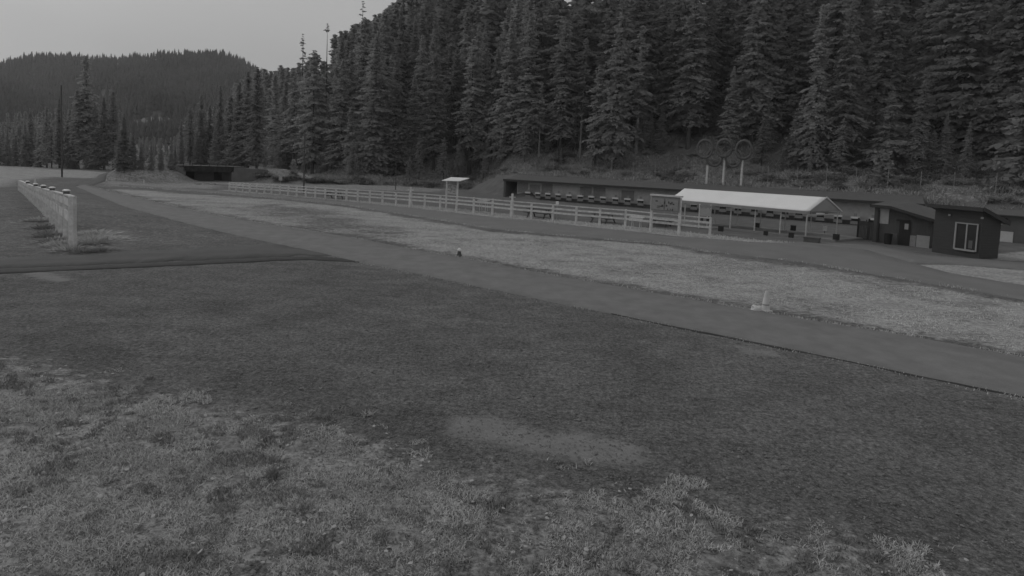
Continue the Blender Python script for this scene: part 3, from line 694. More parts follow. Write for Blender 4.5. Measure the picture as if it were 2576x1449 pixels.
# its trees as one wood
N = 9000; cx_ = RNG.uniform(-250, 800, N); ct = RNG.uniform(.05, 1.0, N) ** .9
ridge = np.linspace(-100, 760, 260); cx_ = np.r_[cx_, ridge + RNG.uniform(-2, 2, 260)]; ct = np.r_[ct, np.ones(260) * .995]
Vs = []; n = 0
k8 = 5; Vall = []; Fall = []
for a, t in zip(cx_, ct):
    if abs(a - 385) < 56 and .135 < t < .225: continue           # clearing
    if fbm(a * .02, t * 9, 1.0, 88) > .64 and t < .97 and random.random() < .85: continue
    if abs(a - 610) < 26 and .83 < t < .90 and random.random() < .8: continue
    if abs(a - 445) < 22 and .72 < t < .75 and random.random() < .8: continue
    P = hill_pt(a, t); h = random.uniform(10, 19); rd = h * random.uniform(.15, .22)
    if t > .99: h = random.uniform(7, 13); rd = h * .2
    for (z0, z1, rs) in ((.05, .55, 1.0), (.35, .8, .72), (.62, 1.0, .45)):
        ph = random.random() * 6
        ring = [(P[0] + math.cos(ph + 2 * math.pi * q / k8) * rd * rs * random.uniform(.75, 1.25), P[1] + math.sin(ph + 2 * math.pi * q / k8) * rd * rs, P[2] + h * z0) for q in range(k8)]
        Vall += ring + [(P[0], P[1], P[2] + h * z1)]
        Fall += [(n + q, n + (q + 1) % k8, n + k8) for q in range(k8)]; n += k8 + 1
tag(mesh_np('far_wood', Vall, Fall, M['needle_far']), 'small dark conifers covering the far hill', 'wood', kind='stuff')

# ------------------------------------------------------------------ white range fence
POSTS = [577, 594, 611, 628, 646, 665, 683, 704, 725, 746, 769, 793, 818, 844.5, 871, 900, 930, 962, 996, 1032, 1068, 1107, 1148, 1191, 1238, 1287, 1336, 1390, 1449, 1508, 1572, 1638, 1708, 1785]
bxs = [577, 628, 704, 793, 845, 1068, 1148, 1238, 1287, 1336, 1390, 1449, 1508, 1572, 1638, 1708, 1785]
bys = [481, 486.5, 492.5, 501, 505.5, 523.6, 531, 540.5, 546, 550.5, 556, 562, 567.5, 573, 581, 589, 597]
txs = [577, 860, 1054, 1277, 1502, 1631, 1783]; tys = [457.5, 475, 487, 501, 523, 535, 548]
base0 = G(577, 481); basep = [G(x, np.interp(x, bxs, bys)) for x in POSTS]
hts = [HT(b, np.interp(x, txs, tys)) for x, b in zip(POSTS, basep)]
hs = np.polyval(np.polyfit(range(len(hts)), hts, 2), range(len(hts)))
fen = empty('rail_fence', base0, 0, 'long white three rail wooden fence along the range path', 'fence')
for x, b, h in zip(POSTS, basep, hs):
    hh = h; mb = MB(base0)
    d = WD
    if x in (1032, 1287):
        hh = HT(b, 470 if x == 1032 else 487)
        mb.box(b, .26, .26, h * 1.02, d); mb.box(b + np.array([0, 0, h * 1.02]), .15, .15, hh - h * 1.02, d)
        mb.bar(b + [-.28, 0, hh - .32], b + [.28, 0, hh - .32], .08, .08)
        o = mb.build('tall_post', M['white_old'], fen); o['label'] = 'taller fence post with a short crosspiece at its top'
    else:
        jx = random.uniform(-.02, .02); mb.bar(b - [0, 0, .1], b + [jx, 0, hh * random.uniform(.97, 1.02)], .15, .15, up=WN); mb.build('post', M['white_old'], fen)
for fr, wdt in ((.97, .09), (.74, .15), (.50, .15)):
    mb = MB(base0)
    for i in range(len(basep) - 1):
        p = basep[i] + np.array([0, -.1, hs[i] * fr]); q = basep[i + 1] + np.array([0, -.1, hs[i + 1] * fr])
        mb.bar(p, q - (q - p) / np.linalg.norm(q - p) * .012, .045, wdt)
    mb.build('rail', M['white_old'], fen)

# ------------------------------------------------------------------ left fence
LP = [(183, 626, 494), (168, 605, 489), (155, 591, 486), (141, 571, 482), (132, 560, 480), (124, 551, 478), (117, 543, 476), (110, 535, 474), (103, 528, 472), (96, 521, 470.5), (90, 515, 469), (84, 510, 467), (77, 504, 465), (70, 497, 462), (63, 490, 459), (57, 485, 456.5), (50, 480, 454)]
LP2 = LP[:3]
for k in range(2, len(LP) - 1):
    a_, b_ = LP[k], LP[k + 1]
    for f_ in (.5, 1.0): LP2.append(tuple(a_[q] * (1 - f_) + b_[q] * f_ for q in range(3)))
LP = LP2
lb = [G(x, y) for x, y, t in LP]; lh = [HT(b, t) for b, (x, y, t) in zip(lb, LP)]
o0 = lb[0]; lf = empty('plank_fence', o0, 0, 'white fence with wide boards running away at the left edge', 'fence')
ld = (lb[2] - lb[0]) / np.linalg.norm(lb[2] - lb[0])
for i, (b, h) in enumerate(zip(lb, lh)):
    mb = MB(o0); mb.box(b - np.array([0, 0, .1]), .24, .2, h + .1, [1, 0, 0]); mb.build('post', M['white_old'], lf)
for nm, f0, f1, wdt, off in (('rail', .80, .95, .05, .0), ('rail', .50, .70, .05, 0), ('top_board', .985, 1.01, .30, 0)):
    mb = MB(o0)
    for i in range(len(lb) - 1):
        s = np.array([-.14 if nm == 'rail' else 0, 0, 0])
        for (a, b) in ((i, i + 1),):
            p0 = lb[a] + s + [0, 0, lh[a] * f0]; q0 = lb[b] + s + [0, 0, lh[b] * f0]; p1 = lb[a] + s + [0, 0, lh[a] * f1]; q1 = lb[b] + s + [0, 0, lh[b] * f1]
            n_ = np.array([wdt / 2, 0, 0]); mb.hexa([p0 - n_, p0 + n_, q0 + n_, q0 - n_], [p1 - n_, p1 + n_, q1 + n_, q1 - n_])
    mb.build(nm, M['white_old'], lf)
for i in (1, 6, 12, 18, 24):
    b = lb[i]; h = lh[i]; mb = MB(o0); mb.tube([b + [0.0, 0, h + .02], b + [0, 0, h + .17]], .13, 10); cc = mb.build('post_cap', M['conc_dark'], lf)
    mb = MB(o0); mb.tube([b + [0.0, 0, h + .17], b + [0, 0, h + .21], b + [0, 0, h + .26]], [.17, .17, .08], 10); mb.build('lid', M['white_bright'], cc)

# ------------------------------------------------------------------ traffic cones and small markers
def cone(P, h, label, m='white', name='traffic_cone'):
    r = empty(name, P, .5, label, 'cone')
    mb = MB(); b = h * .24
    mb.box((0, 0, 0), b * 2, b * 2, .035, (1, 0, 0)); mb.build('base', M[m], r, bevel=.01)
    mb = MB(); mb.tube([(0, 0, .036), (0, 0, h * .09), (0, 0, h * .6), (0, 0, h * .96), (0, 0, h)], [h * .23, h * .20, h * .125, h * .065, h * .06], 20); mb.build('body', M[m], r, smooth=False)
    mb = MB(); mb.tube([(0, 0, h * .30), (0, 0, h * .36)], [h * .182, h * .172], 20, False); mb.build('collar', M['trimg'], r)
    return r
Pc = G(1925, 782); cone(Pc, HT(Pc, 732), 'white traffic cone standing beside the asphalt path')
Pc = G(88.5, 471); cone(Pc, HT(Pc, 450), 'small pale cone behind the white fence at the left edge')
# stone beside the cone
def rock(P, sx, sy, sz, seed, label, m='stone', group=None, name='rock'):
    import bmesh
    bm = bmesh.new(); bmesh.ops.create_icosphere(bm, subdivisions=3, radius=1)
    r = random.Random(seed)
    from mathutils import noise
    for v in bm.verts:
        n = noise.noise(v.co * 1.4 + Vector((seed * 3.1, 0, 0))) * .45 + noise.noise(v.co * 4 + Vector((0, seed, 0))) * .12
        v.co = v.co * (1 + n); v.co.x *= sx; v.co.y *= sy; v.co.z = max(v.co.z, -.35) * sz
    me = bpy.data.meshes.new(name); bm.to_mesh(me); bm.free(); me.materials.append(M[m])
    o = bpy.data.objects.new(name, me); link(o); o.location = (P[0], P[1], P[2] + sz * .3); return tag(o, label, 'rock', group)
rock(G(1903, 784), .21, .18, .19, 3, 'pale rounded stone lying at the foot of the white cone', 'white')
rock(G(1914, 787) + [0, -.1, 0], .12, .11, .08, 4, 'darker grey stone between the pale stone and the cone')
# the little marker by the path
P = G(1155, 646); r_o = empty('path_marker', P, 0, 'small marker with a white ball on a dark foot beside the path', 'marker')
mb = MB(); mb.tube([(0, 0, 0), (0, 0, .18), (0, 0, .30)], [.16, .10, .06], 10); mb.build('foot', M['wood'], r_o)
mb = MB(); mb.tube([(0, 0, .28), (0, 0, .31), (0, 0, .38), (0, 0, .43)], [.05, .10, .10, .04], 12); mb.build('cap', M['white_bright'], r_o, smooth=True)
P = G(706, 463); r_o = empty('sign_post', P, 0, 'small pale sign on a thin post on the mound behind the fence', 'sign')
h = HT(P, 442); mb = MB(); mb.tube([(0, 0, 0), (0, 0, h)], .04, 6); mb.build('post', M['trimg'], r_o)
mb = MB(); mb.box((0, -.06, h - .75), .55, .03, .75); mb.build('panel', M['board'], r_o)
P = G(362, 461); mb = MB(P); mb.tube([P, P + [0, 0, .45]], .07, 8); tag(mb.build('marker_post', M['white']), 'short white marker stake in the grass left of the bridge', 'marker')
for i, (x, y) in enumerate(((497, 464), (521, 464), (536, 465), (553, 466), (568, 467))):
    rock(G(x, y), .5, .3, .18, 20 + i, 'pale flat stone in the row of stones in front of the bridge', 'concrete', 'pale stones in front of the bridge')

# ------------------------------------------------------------------ poles
def upole(px, py, ty, label, r=.14):
    P = G(px, py); h = HT(P, ty); r *= .8; o = empty('utility_pole', P, 0, label, 'pole')
    mb = MB(); mb.tube([(0, 0, -.3), (0, 0, h)], [r * 1.15, r * .75], 10); mb.build('post', M['pole'], o)
    mb = MB(); mb.tube([(0, 0, h + .002), (0, 0, h + .06)], [r * .85, r * .5], 10); mb.build('cap', M['pole'], o)
upole(156, 446, 215, 'tall dark pole in the meadow on the left')
upole(764, 487, 330, 'tall dark pole just behind the white range fence', .12)
upole(995, 478, 400, 'slim dark pole against the forest left of the notice kiosk', .08)

# ------------------------------------------------------------------ bridge
bo = BR1; bd = bdir; bn = np.array([-bd[1], bd[0], 0]); bn = bn if bn[1] > 0 else -bn
BL = float(np.linalg.norm(BR2 - BR1)); hb = HT(BR1, 431); hg = HT(BR1, 416.5); hr = HT(BR1, 410)
br = empty('road_bridge', bo, 0, 'low dark girder bridge with concrete abutments at the foot of the forest', 'bridge')
mb = MB(bo); mb.hexa([bo - bd * .3 + [0, 0, hb], BR2 + bd * .3 + [0, 0, hb], BR2 + bd * .3 + bn * .4 + [0, 0, hb], bo - bd * .3 + bn * .4 + [0, 0, hb]],
    [bo - bd * .3 + [0, 0, hg], BR2 + bd * .3 + [0, 0, hg], BR2 + bd * .3 + bn * .4 + [0, 0, hg], bo - bd * .3 + bn * .4 + [0, 0, hg]])
k = 0
while k * .55 < BL: p = bo + bd * k * .55 - bn * .05; mb.bar(p + [0, 0, hb + .05], p + [0, 0, hg - .03], .07, .08, up=bd); k += 1
gd = mb.build('girder', M['girder'], br)
mb = MB(bo); mb.hexa([bo - bd * 2.2 + bn * .42 + [0, 0, hb + .1], BR2 + bd * 2.2 + bn * .42 + [0, 0, hb + .1], BR2 + bd * 2.2 + bn * 5 + [0, 0, hb + .1], bo - bd * 2.2 + bn * 5 + [0, 0, hb + .1]],
    [bo - bd * 2.2 + bn * .42 + [0, 0, hg + .02], BR2 + bd * 2.2 + bn * .42 + [0, 0, hg + .02], BR2 + bd * 2.2 + bn * 5 + [0, 0, hg + .02], bo - bd * 2.2 + bn * 5 + [0, 0, hg + .02]])
mb.build('deck', M['conc_dark'], br)
mb = MB(bo)
for zf_ in (hg + .2, hr): mb.bar(bo - bd * 1.5 + [0, 0, zf_], BR2 + bd * 1.5 + [0, 0, zf_], .05, .06)
for i in range(9): p = bo - bd * 1.5 + bd * (BL + 3) * i / 8; mb.bar(p + [0, 0, hg], p + [0, 0, hr], .06, .06)
mb.build('railing', M['girder'], br)
for s, E in ((-1, BR1), (1, BR2)):
    mb = MB(bo); d = bd * s; top = HT(E, 421)
    L = 5.2 if s < 0 else 5.6
    mb.hexa([E - [0, 0, .3], E + d * L - [0, 0, .3], E + d * L + bn * .8 - [0, 0, .3], E + bn * 5.2 - [0, 0, .3]],
            [E + [0, 0, top], E + d * L + [0, 0, top * (.92 if s < 0 else .9)], E + d * L + bn * .8 + [0, 0, top * .92], E + bn * 5.2 + [0, 0, top]])
    mb.build('abutment', M['conc_mid'], br)
pm = (BR1 + BR2) / 2 + bn * 3.0; mb = MB(bo); mb.box(pm, BL * .42, .5, hb, bd); mb.build('pier', M['conc_dark'], br)
mb = MB(bo); mb.box((BR1 + BR2) / 2 + bn * 5.6 - [0, 0, .3], BL + 6, .4, hb + .35, bd); mb.build('shade_backing', M['girder'], br)  # dark sheet added behind the opening so that it looks shaded

# ------------------------------------------------------------------ range wall (target shelter)
ws = empty('target_shelter', WA, 0, 'long low target shelter with a flat roof, dug into the bank', 'building')
eA = HT(WA, 454.5) ; OV = 1.3; EH = 2.52
WE = WA + WD * (WLEN + 5.5); WS = WA - WD * .2
# eave heights along the wall follow the photo
mb = MB(WA); mb.hexa([WS - [0, 0, .2], WE - [0, 0, .2], WE + WN * .25 - [0, 0, .2], WS + WN * .25 - [0, 0, .2]], [WS + [0, 0, EH + .1], WE + [0, 0, EH + .1], WE + WN * .25 + [0, 0, EH + .1], WS + WN * .25 + [0, 0, EH + .1]])
mb.build('back_wall', M['boardp'], ws)
mb = MB(WA); a = WS - WD * 1.6
mb.hexa([a - WN * OV + [0, 0, EH], WE - WN * OV + [0, 0, EH], WE + WN * 4.6 + [0, 0, ROOFB - .05], a + WN * 4.6 + [0, 0, ROOFB - .05]],
        [a - WN * OV + [0, 0, EH + .06], WE - WN * OV + [0, 0, EH + .06], WE + WN * 4.6 + [0, 0, ROOFB + .03], a + WN * 4.6 + [0, 0, ROOFB + .03]])
mb.build('roof', M['roofing'], ws)
mb = MB(WA); mb.bar(a - WN * (OV + .03) + [0, 0, EH - .06], WE - WN * (OV + .03) + [0, 0, EH - .06], .05, .27); mb.build('fascia', M['roofdark'], ws)
mb = MB(WA); q = WA - WD * 1.75; mb.hexa([q - WN * 1.2 - [0, 0, .2], q + WD * .35 - WN * 1.2 - [0, 0, .2], q + WD * .35 + WN * 4 - [0, 0, .2], q + WN * 4 - [0, 0, .2]],
    [q - WN * 1.2 + [0, 0, EH - .2], q + WD * .35 - WN * 1.2 + [0, 0, EH - .2], q + WD * .35 + WN * 4 + [0, 0, EH + .2], q + WN * 4 + [0, 0, EH + .2]]); mb.build('end_wall', M['conc_dark'], ws)
mb = MB(WA); mb.hexa([WS - WN * .06 - [0, 0, .1], WE - WN * .06 - [0, 0, .1], WE - WN * .003 - [0, 0, .1], WS - WN * .003 - [0, 0, .1]], [p + np.array([0, 0, .42]) for p in (WS - WN * .06, WE - WN * .06, WE - WN * .003, WS - WN * .003)]); mb.build('plinth', M['conc_dark'], ws)
for i in range(24):      # pale sheets and darker stained ones on the wall
    t = (i + .5) / 24; wq = WLEN / 24 * .97; c = WS + WD * (WLEN + 5.5) * t
    r1 = random.Random(i); z1 = 1.55 + r1.uniform(-.02, .3); mb = MB(WA)
    a_ = c - WD * wq / 2 - WN * .05; b_ = c + WD * wq / 2 - WN * .05
    mb.hexa([a_ + [0, 0, .75], b_ + [0, 0, .75], b_ + WN * .045 + [0, 0, .75], a_ + WN * .045 + [0, 0, .75]], [a_ + [0, 0, z1 + .4], b_ + [0, 0, z1 + .4], b_ + WN * .045 + [0, 0, z1 + .4], a_ + WN * .045 + [0, 0, z1 + .4]])
    mb.build('wall_panel', M['boardp'] if r1.random() < .7 else M['tgt_grey'], ws)
TX = []
for z5x, z5y in ((480, 375), (627, 385), (777, 392), (927, 402), (1087, 415), (1250, 425), (1415, 437), (1588, 447), (1767, 460), (1945, 472), (2135, 485)):
    TX.append(((1300 + z5x * .17857) / 1.0435, (440 + z5y * .17857) / 1.0435))
for z6x, z6y in ((430, 878), (640, 890), (815, 900), (985, 915), (1165, 935), (1360, 948), (1545, 965), (1725, 975), (1890, 985)):
    TX.append(((1680 + z6x * .2208) / 1.0435, (340 + z6y * .2208) / 1.0435))
for z7x, z7y in ((430, 582), (750, 605), (1085, 640), (1410, 675), (1750, 705)):
    TX.append(((2050 + z7x * .138) / 1.0435, (480 + z7y * .138) / 1.0435))
TX = sorted(TX); TXf = []
for t in TX:
    if not TXf or t[0] - TXf[-1][0] > 15: TXf.append(t)
off = -WN * .9
for i, (x, y) in enumerate(TXf):
    C = ONP(x, y, WA + off, WB + off); bz = float(C[2]); P = np.array([C[0], C[1], 0])
    ORD = 'first second third fourth fifth sixth seventh eighth ninth tenth eleventh twelfth thirteenth'.split()
    lab = (ORD[i] + ' target stand from the left end of the shelter') if i < 12 else (ORD[len(TXf) - 1 - i] + ' target stand from the right end of the shelter')
    o = empty('target_stand', P, 0, lab, 'target', 'target stands in the range shelter')
    mb = MB(P); mb.box(P + [0, 0, bz - .02], .78, .34, .2, WD); mb.build('hood', M['tgt_white'], o)
    mb = MB(P); mb.box(P + [0, 0, bz - .26], .66, .12, .235, WD); mb.build('target_face', M['black'], o)
    mb = MB(P); mb.box(P + [0, 0, bz - .62], .8, .04, .33, WD); mb.build('lower_panel', M['tgt_grey'], o)
    for s in (-.3, .3): mb = MB(P); mb.bar(P + WD * s + WN * .1, P + WD * s + WN * .1 + [0, 0, bz - .025], .05, .05); mb.build('leg', M['dark'], o)
    mb = MB(P); mb.box(P + [0, 0, bz + .19] + WN * .1, .30, .03, .32, WD); mb.build('number_plate', M['tgt_grey'], o)

# ------------------------------------------------------------------ bank fence
bf0 = GT(1346, 450); bp_ = []
for x, y, ty in ((1346, 451, 411), (1390, 452, 411), (1437, 453, 411), (1485, 454, 411), (1537, 455, 412), (1591, 457, 413), (1647, 459, 415), (1704, 462, 417), (1764, 465, 420), (1846, 469, 425), (1930, 474, 430), (2003, 480, 433), (2076, 486, 438), (2150, 493, 444), (2230, 500, 451), (2312, 507, 458), (2395, 514, 463), (2500, 524, 470)):
    d0 = ray(x, y); s_ = 3.2; lo, hi = 20., 200.
    for _ in range(40):
        md = (lo + hi) / 2; q = CP + d0 * (md / d0[1])
        if (q[1] - np.interp(q[0], kx, ky)) * .83 < s_: lo = md
        else: hi = md
    q = CP + d0 * (lo / d0[1]); bp_.append(np.array([q[0], q[1], T1(q[0], q[1])]))
bf = empty('wire_fence', bp_[0], 0, 'tall thin wire fence on the bank above the target shelter', 'fence')
for p in bp_:
    mb = MB(bp_[0]); mb.tube([p - [0, 0, .2], p + [0, 0, 2.25]], .028, 6); mb.build('post', M['trimg'], bf)
mb = MB(bp_[0])
for i in range(len(bp_) - 1):
    for z in np.arange(.15, 2.2, .25): mb.bar(bp_[i] + [0, 0, z], bp_[i + 1] + [0, 0, z], .008, .008)
    n_ = int(np.linalg.norm(bp_[i + 1] - bp_[i]) / .3)
    for k in range(1, n_): p = bp_[i] + (bp_[i + 1] - bp_[i]) * k / n_; mb.bar(p + [0, 0, .1], p + [0, 0, 2.2], .006, .006, up=(1, 0, 0))
mb.build('wire_mesh', M['conc_dark'], bf)

# ------------------------------------------------------------------ ring emblem
pb = []
for x, y in ((1776.5, 471), (1818, 473), (1863, 476.5)):
    d0 = ray(x, y); lo, hi = 20., 200.
    for _ in range(40):
        md = (lo + hi) / 2; q = CP + d0 * (md / d0[1])
        if (q[1] - np.interp(q[0], kx, ky)) * .83 < .8: lo = md
        else: hi = md
    q = CP + d0 * (lo / d0[1]); pb.append(np.array([q[0], q[1], T1(q[0], q[1])]))
rg = empty('ring_emblem', pb[1], 0, 'five large interlaced rings on three white posts above the shelter roof', 'sign')
for p, ty in zip(pb, (416, 402, 402)):
    mb = MB(pb[1]); h = HT(p, ty); mb.tube([p - [0, 0, .5], p + [0, 0, h]], .13, 10); mb.build('post', M['white_old'], rg)
    mb = MB(pb[1]); mb.box(p - [0, 0, .35], .75, .75, .42, WD); mb.build('footing', M['concrete'], rg)
for i, (x, y, rw, rh) in enumerate(((1774, 375, 20.5, 24), (1822.5, 373, 20.5, 23), (1872, 377, 21.5, 24.5), (1798, 396, 20.5, 23), (1846, 398, 20.5, 23))):
    A = pb[0]; B = pb[2]; c = ONP(x, y, A, B) + WN * (-.22 if i < 3 else -.12)
    right = ONP(x + rw, y, A, B) - ONP(x, y, A, B); right[2] = 0; up_ = ONP(x, y - rh, A, B) - ONP(x, y, A, B)
    rr_ = (np.linalg.norm(right) + abs(up_[2])) / 2; d = right / np.linalg.norm(right)
    rr_ -= .1
    mb = MB(pb[1]); pts = []; n = 48; V = []; Fc = []
    for k in range(n):
        a = 2 * math.pi * k / n + .01
        for m_ in range(8):
            b = 2 * math.pi * m_ / 8; r2 = rr_ + .15 * math.cos(b)
            V.append(c + d * math.cos(a) * r2 * np.linalg.norm(right) / rr_ * .93 + np.array([0, 0, math.sin(a) * r2 * abs(up_[2]) / rr_ * .93]) + WN * (.12 * math.sin(b) + (.06 * math.cos(a * 2 + i))))
    for k in range(n):
        for m_ in range(8): Fc.append((k * 8 + m_, ((k + 1) % n) * 8 + m_, ((k + 1) % n) * 8 + (m_ + 1) % 8, k * 8 + (m_ + 1) % 8))
    mb.add(V, Fc); mb.build('ring', M['ring'], rg, smooth=True)

# ------------------------------------------------------------------ canopy
FP = [(1721, 566), (1778, 572), (1836, 577.8), (1897, 584.4), (1961, 591.3), (2026, 598.2)]
fp = [G(x, y) for x, y in FP]; o0 = fp[0]
cdir = (fp[-1] - fp[0]) / np.linalg.norm(fp[-1] - fp[0])
back = G(2102.6, 597) - fp[-1]; back = back * 1.0
cv = empty('canopy_tent', o0, 0, 'long white gabled canopy on thin posts in front of the target shelter', 'canopy')
eh = HT(fp[-1], 531); ehl = HT(fp[0], 504)
CE = (eh + ehl) / 2; print('canopy eave', eh, ehl, np.linalg.norm(back))
aL = fp[0] - cdir * 1.6; aR = fp[-1] + cdir * .15
RH = HT(aR + back / 2, 498.5); RHl = HT(aL + back / 2, 472); print('ridge', RH, RHl, np.linalg.norm(fp[-1] - fp[0]))
ohf = -back / np.linalg.norm(back) * .15
eL, eR = aL + ohf + [0, 0, ehl], aR + ohf + [0, 0, eh]; rL, rR = aL + back / 2 + [0, 0, (RHl + RH) / 2], aR + back / 2 + [0, 0, (RHl + RH) / 2]
fL, fR = aL + back - ohf + [0, 0, CE], aR + back - ohf + [0, 0, CE]
def sag_sheet(a, b, c, d, name, parent, m):   # a-b eave, d-c ridge
    nU, nV = 30, 8; V = []
    for j in range(nV + 1):
        for i in range(nU + 1):
            u, v = i / nU, j / nV; p = (a * (1 - u) + b * u) * (1 - v) + (d * (1 - u) + c * u) * v
            sg = .05 * math.sin(v * math.pi) * (1 + .5 * math.cos(u * 5 * 2 * math.pi)); V.append(p - o0 - np.array([0, 0, sg]))
    V = np.array(V); ii = np.arange((nU + 1) * (nV + 1)).reshape(nV + 1, nU + 1)
    fs = np.stack([ii[:-1, :-1].ravel(), ii[:-1, 1:].ravel(), ii[1:, 1:].ravel(), ii[1:, :-1].ravel()], 1)
    o = mesh_np(name, V, fs, m, parent, True); md = o.modifiers.new('solid', 'SOLIDIFY'); md.thickness = .02; return o
sag_sheet(eL, eR, rR, rL, 'roof_sheet', cv, M['canvas']); sag_sheet(fR, fL, rL, rR, 'roof_sheet', cv, M['canvas'])
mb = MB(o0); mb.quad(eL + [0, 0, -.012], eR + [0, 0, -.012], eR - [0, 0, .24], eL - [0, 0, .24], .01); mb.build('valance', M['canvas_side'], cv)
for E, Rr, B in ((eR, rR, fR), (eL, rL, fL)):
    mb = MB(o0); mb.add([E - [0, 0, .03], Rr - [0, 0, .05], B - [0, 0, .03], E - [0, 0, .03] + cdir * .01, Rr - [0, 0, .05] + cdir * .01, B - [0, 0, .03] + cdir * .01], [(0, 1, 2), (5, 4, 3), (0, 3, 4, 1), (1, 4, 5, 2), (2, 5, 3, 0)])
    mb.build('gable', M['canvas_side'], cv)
mb = MB(o0); mb.bar(rR + cdir * .05, fR + cdir * .05 - [0, 0, .05], .08, .1); mb.bar(eR + cdir * .05, rR + cdir * .05, .06, .07); mb.build('gable_trim', M['white'], cv)
for k, b in enumerate(fp):
    hh = ehl + (eh - ehl) * k / 5 - .1
    mb = MB(o0); mb.tube([b, b + [0, 0, hh]], .055, 8); mb.build('post', M['steel'], cv)
    b2 = b + back; hh = CE - .1; mb = MB(o0); mb.tube([b2, b2 + [0, 0, hh]], .05, 8); mb.build('post', M['steel'], cv)
mb = MB(o0); mb.bar(fp[0] + [0, 0, ehl - .18], fp[-1] + [0, 0, eh - .18], .06, .08); mb.build('frame', M['steel'], cv); mb = MB(o0); mb.bar(fp[0] + back + [0, 0, CE - .18], fp[-1] + back + [0, 0, CE - .18], .06, .08); mb.build('frame', M['steel'], cv); mb = MB(o0); mb.bar(fp[-1] + [0, 0, eh - .3], fp[-1] + back + [0, 0, CE - .3], .06, .08); mb.build('frame', M['steel'], cv)
# firing pad
pa = [G(x, y) for x, y in ((1640, 566), (1836, 579), (2026, 599.5), (2100, 608), (2172, 603), (2110, 594), (1836, 568), (1700, 556))]
mb = MB(); n = len(pa); mb.add([p - [0, 0, .1] for p in pa] + [p + [0, 0, .13] for p in pa], [tuple(range(n)), tuple(range(n, 2 * n))] + [(i, (i + 1) % n, n + (i + 1) % n, n + i) for i in range(n)])
tag(mb.build('firing_pad', M['concrete']), 'low concrete pad under the white canopy', 'pad', kind='structure')
# boxes and bits near the canopy
def crate(x, y, w, h, m, label, cat='box', name='storage_box', group=None, z=.13):
    P = G(x, y, z); o = empty(name, P, 0, label, cat, group)
    mb = MB(P); mb.box(P, w, w * .6, h * .85, cdir); mb.build('body', M[m], o, bevel=.02)
    mb = MB(P); mb.box(P + [0, 0, h * .85 + .002], w * 1.06, w * .65, h * .15, cdir); mb.build('lid', M[m], o, bevel=.01)
crate(2042, 611, 1.0, .42, 'conc_dark', 'grey low chest at the foot of the canopy right front post', z=0)
crate(2103, 603, .42, .42, 'dark', 'small dark weight box at the back right canopy post')
for x, y, s, lab in ((1813, 582, .38, 'small dark case on the pad near the fence end'), (1926, 592, .3, 'small dark case between the fourth and fifth canopy posts'), (1990, 598, .34, 'dark case on the pad left of the front corner post'), (1905, 572, .35, 'dark mat bag lying behind the canopy posts'), (1995, 580, .4, 'dark upright bag behind the canopy, right of the middle')):
    crate(x, y, s, s * 1.1, 'dark', lab, 'case', 'equipment_case', 'dark cases on the firing pad')
P = G(2074, 590, .0); o = empty('lane_sign', P, 0, 'small white sign on a stake behind the canopy end', 'sign')
mb = MB(P); mb.bar(P, P + [0, 0, .55], .04, .04); mb.build('stake', M['dark'], o); mb = MB(P); mb.box(P + [0, -.03, .3], .32, .02, .42); mb.build('panel', M['white'], o)

# ------------------------------------------------------------------ notice boards
def text_rows(mb, c, d, w, z0, z1, rows, seed, off):
    r = random.Random(seed)
    n = np.array([d[1], -d[0], 0]); n = n if n[1] < 0 else -n
    for i in range(rows):
        z = z1 + (z0 - z1) * (i + .5) / rows; x = -w / 2 * .85
        while x < w / 2 * .75:
            L = r.uniform(.08, .35) * w * .5
            if r.random() < .7: mb.box(c + d * (x + L / 2) + n * off + [0, 0, z], min(L, w / 2 * .85 - x), .01, abs(z1 - z0) / rows * .45, d)
            x += L + .06 * w
# roofed kiosk
kL, kR = G(1122, 525), G(1149, 530); kd = (kR - kL) / np.linalg.norm(kR - kL); kn = np.array([-kd[1], kd[0], 0]); kn = kn if kn[1] > 0 else -kn
kz = HT((kL + kR) / 2, 452); kk = empty('notice_kiosk', kL, 0, 'white notice kiosk with a slanted flat roof, just behind the range fence', 'notice board')
KW = float(np.linalg.norm(kR - kL)); kc = (kL + kR) / 2
for p in (kL, kR): mb = MB(kL); mb.box(p, .13, .13, kz - .1, kd); mb.build('post', M['white'], kk)
b0, b1 = HT(kc, 488), HT(kc, 464)
mb = MB(kL); mb.box(kc + [0, 0, b0], KW * .9, .06, b1 - b0, kd); bb = mb.build('board', M['board'], kk)
mb = MB(kL); text_rows(mb, kc, kd, KW * .8, b0 + .1, b1 - .1, 6, 3, .04); mb.build('notices', M['ink'], bb)
mb = MB(kL); c = kc + [0, 0, kz - .12]
n0_, n1_ = kn * -.7, kn * .9
q = [ONP(1111.4, 455, kL + n0_, kR + n0_), ONP(1158.5, 456.2, kL + n0_, kR + n0_), ONP(1180.6, 449.2, kL + n1_, kR + n1_), ONP(1135.2, 447, kL + n1_, kR + n1_)]
mb.hexa(q, [p + np.array([0, 0, .06]) for p in q]); mb.build('roof', M['white_bright'], kk)
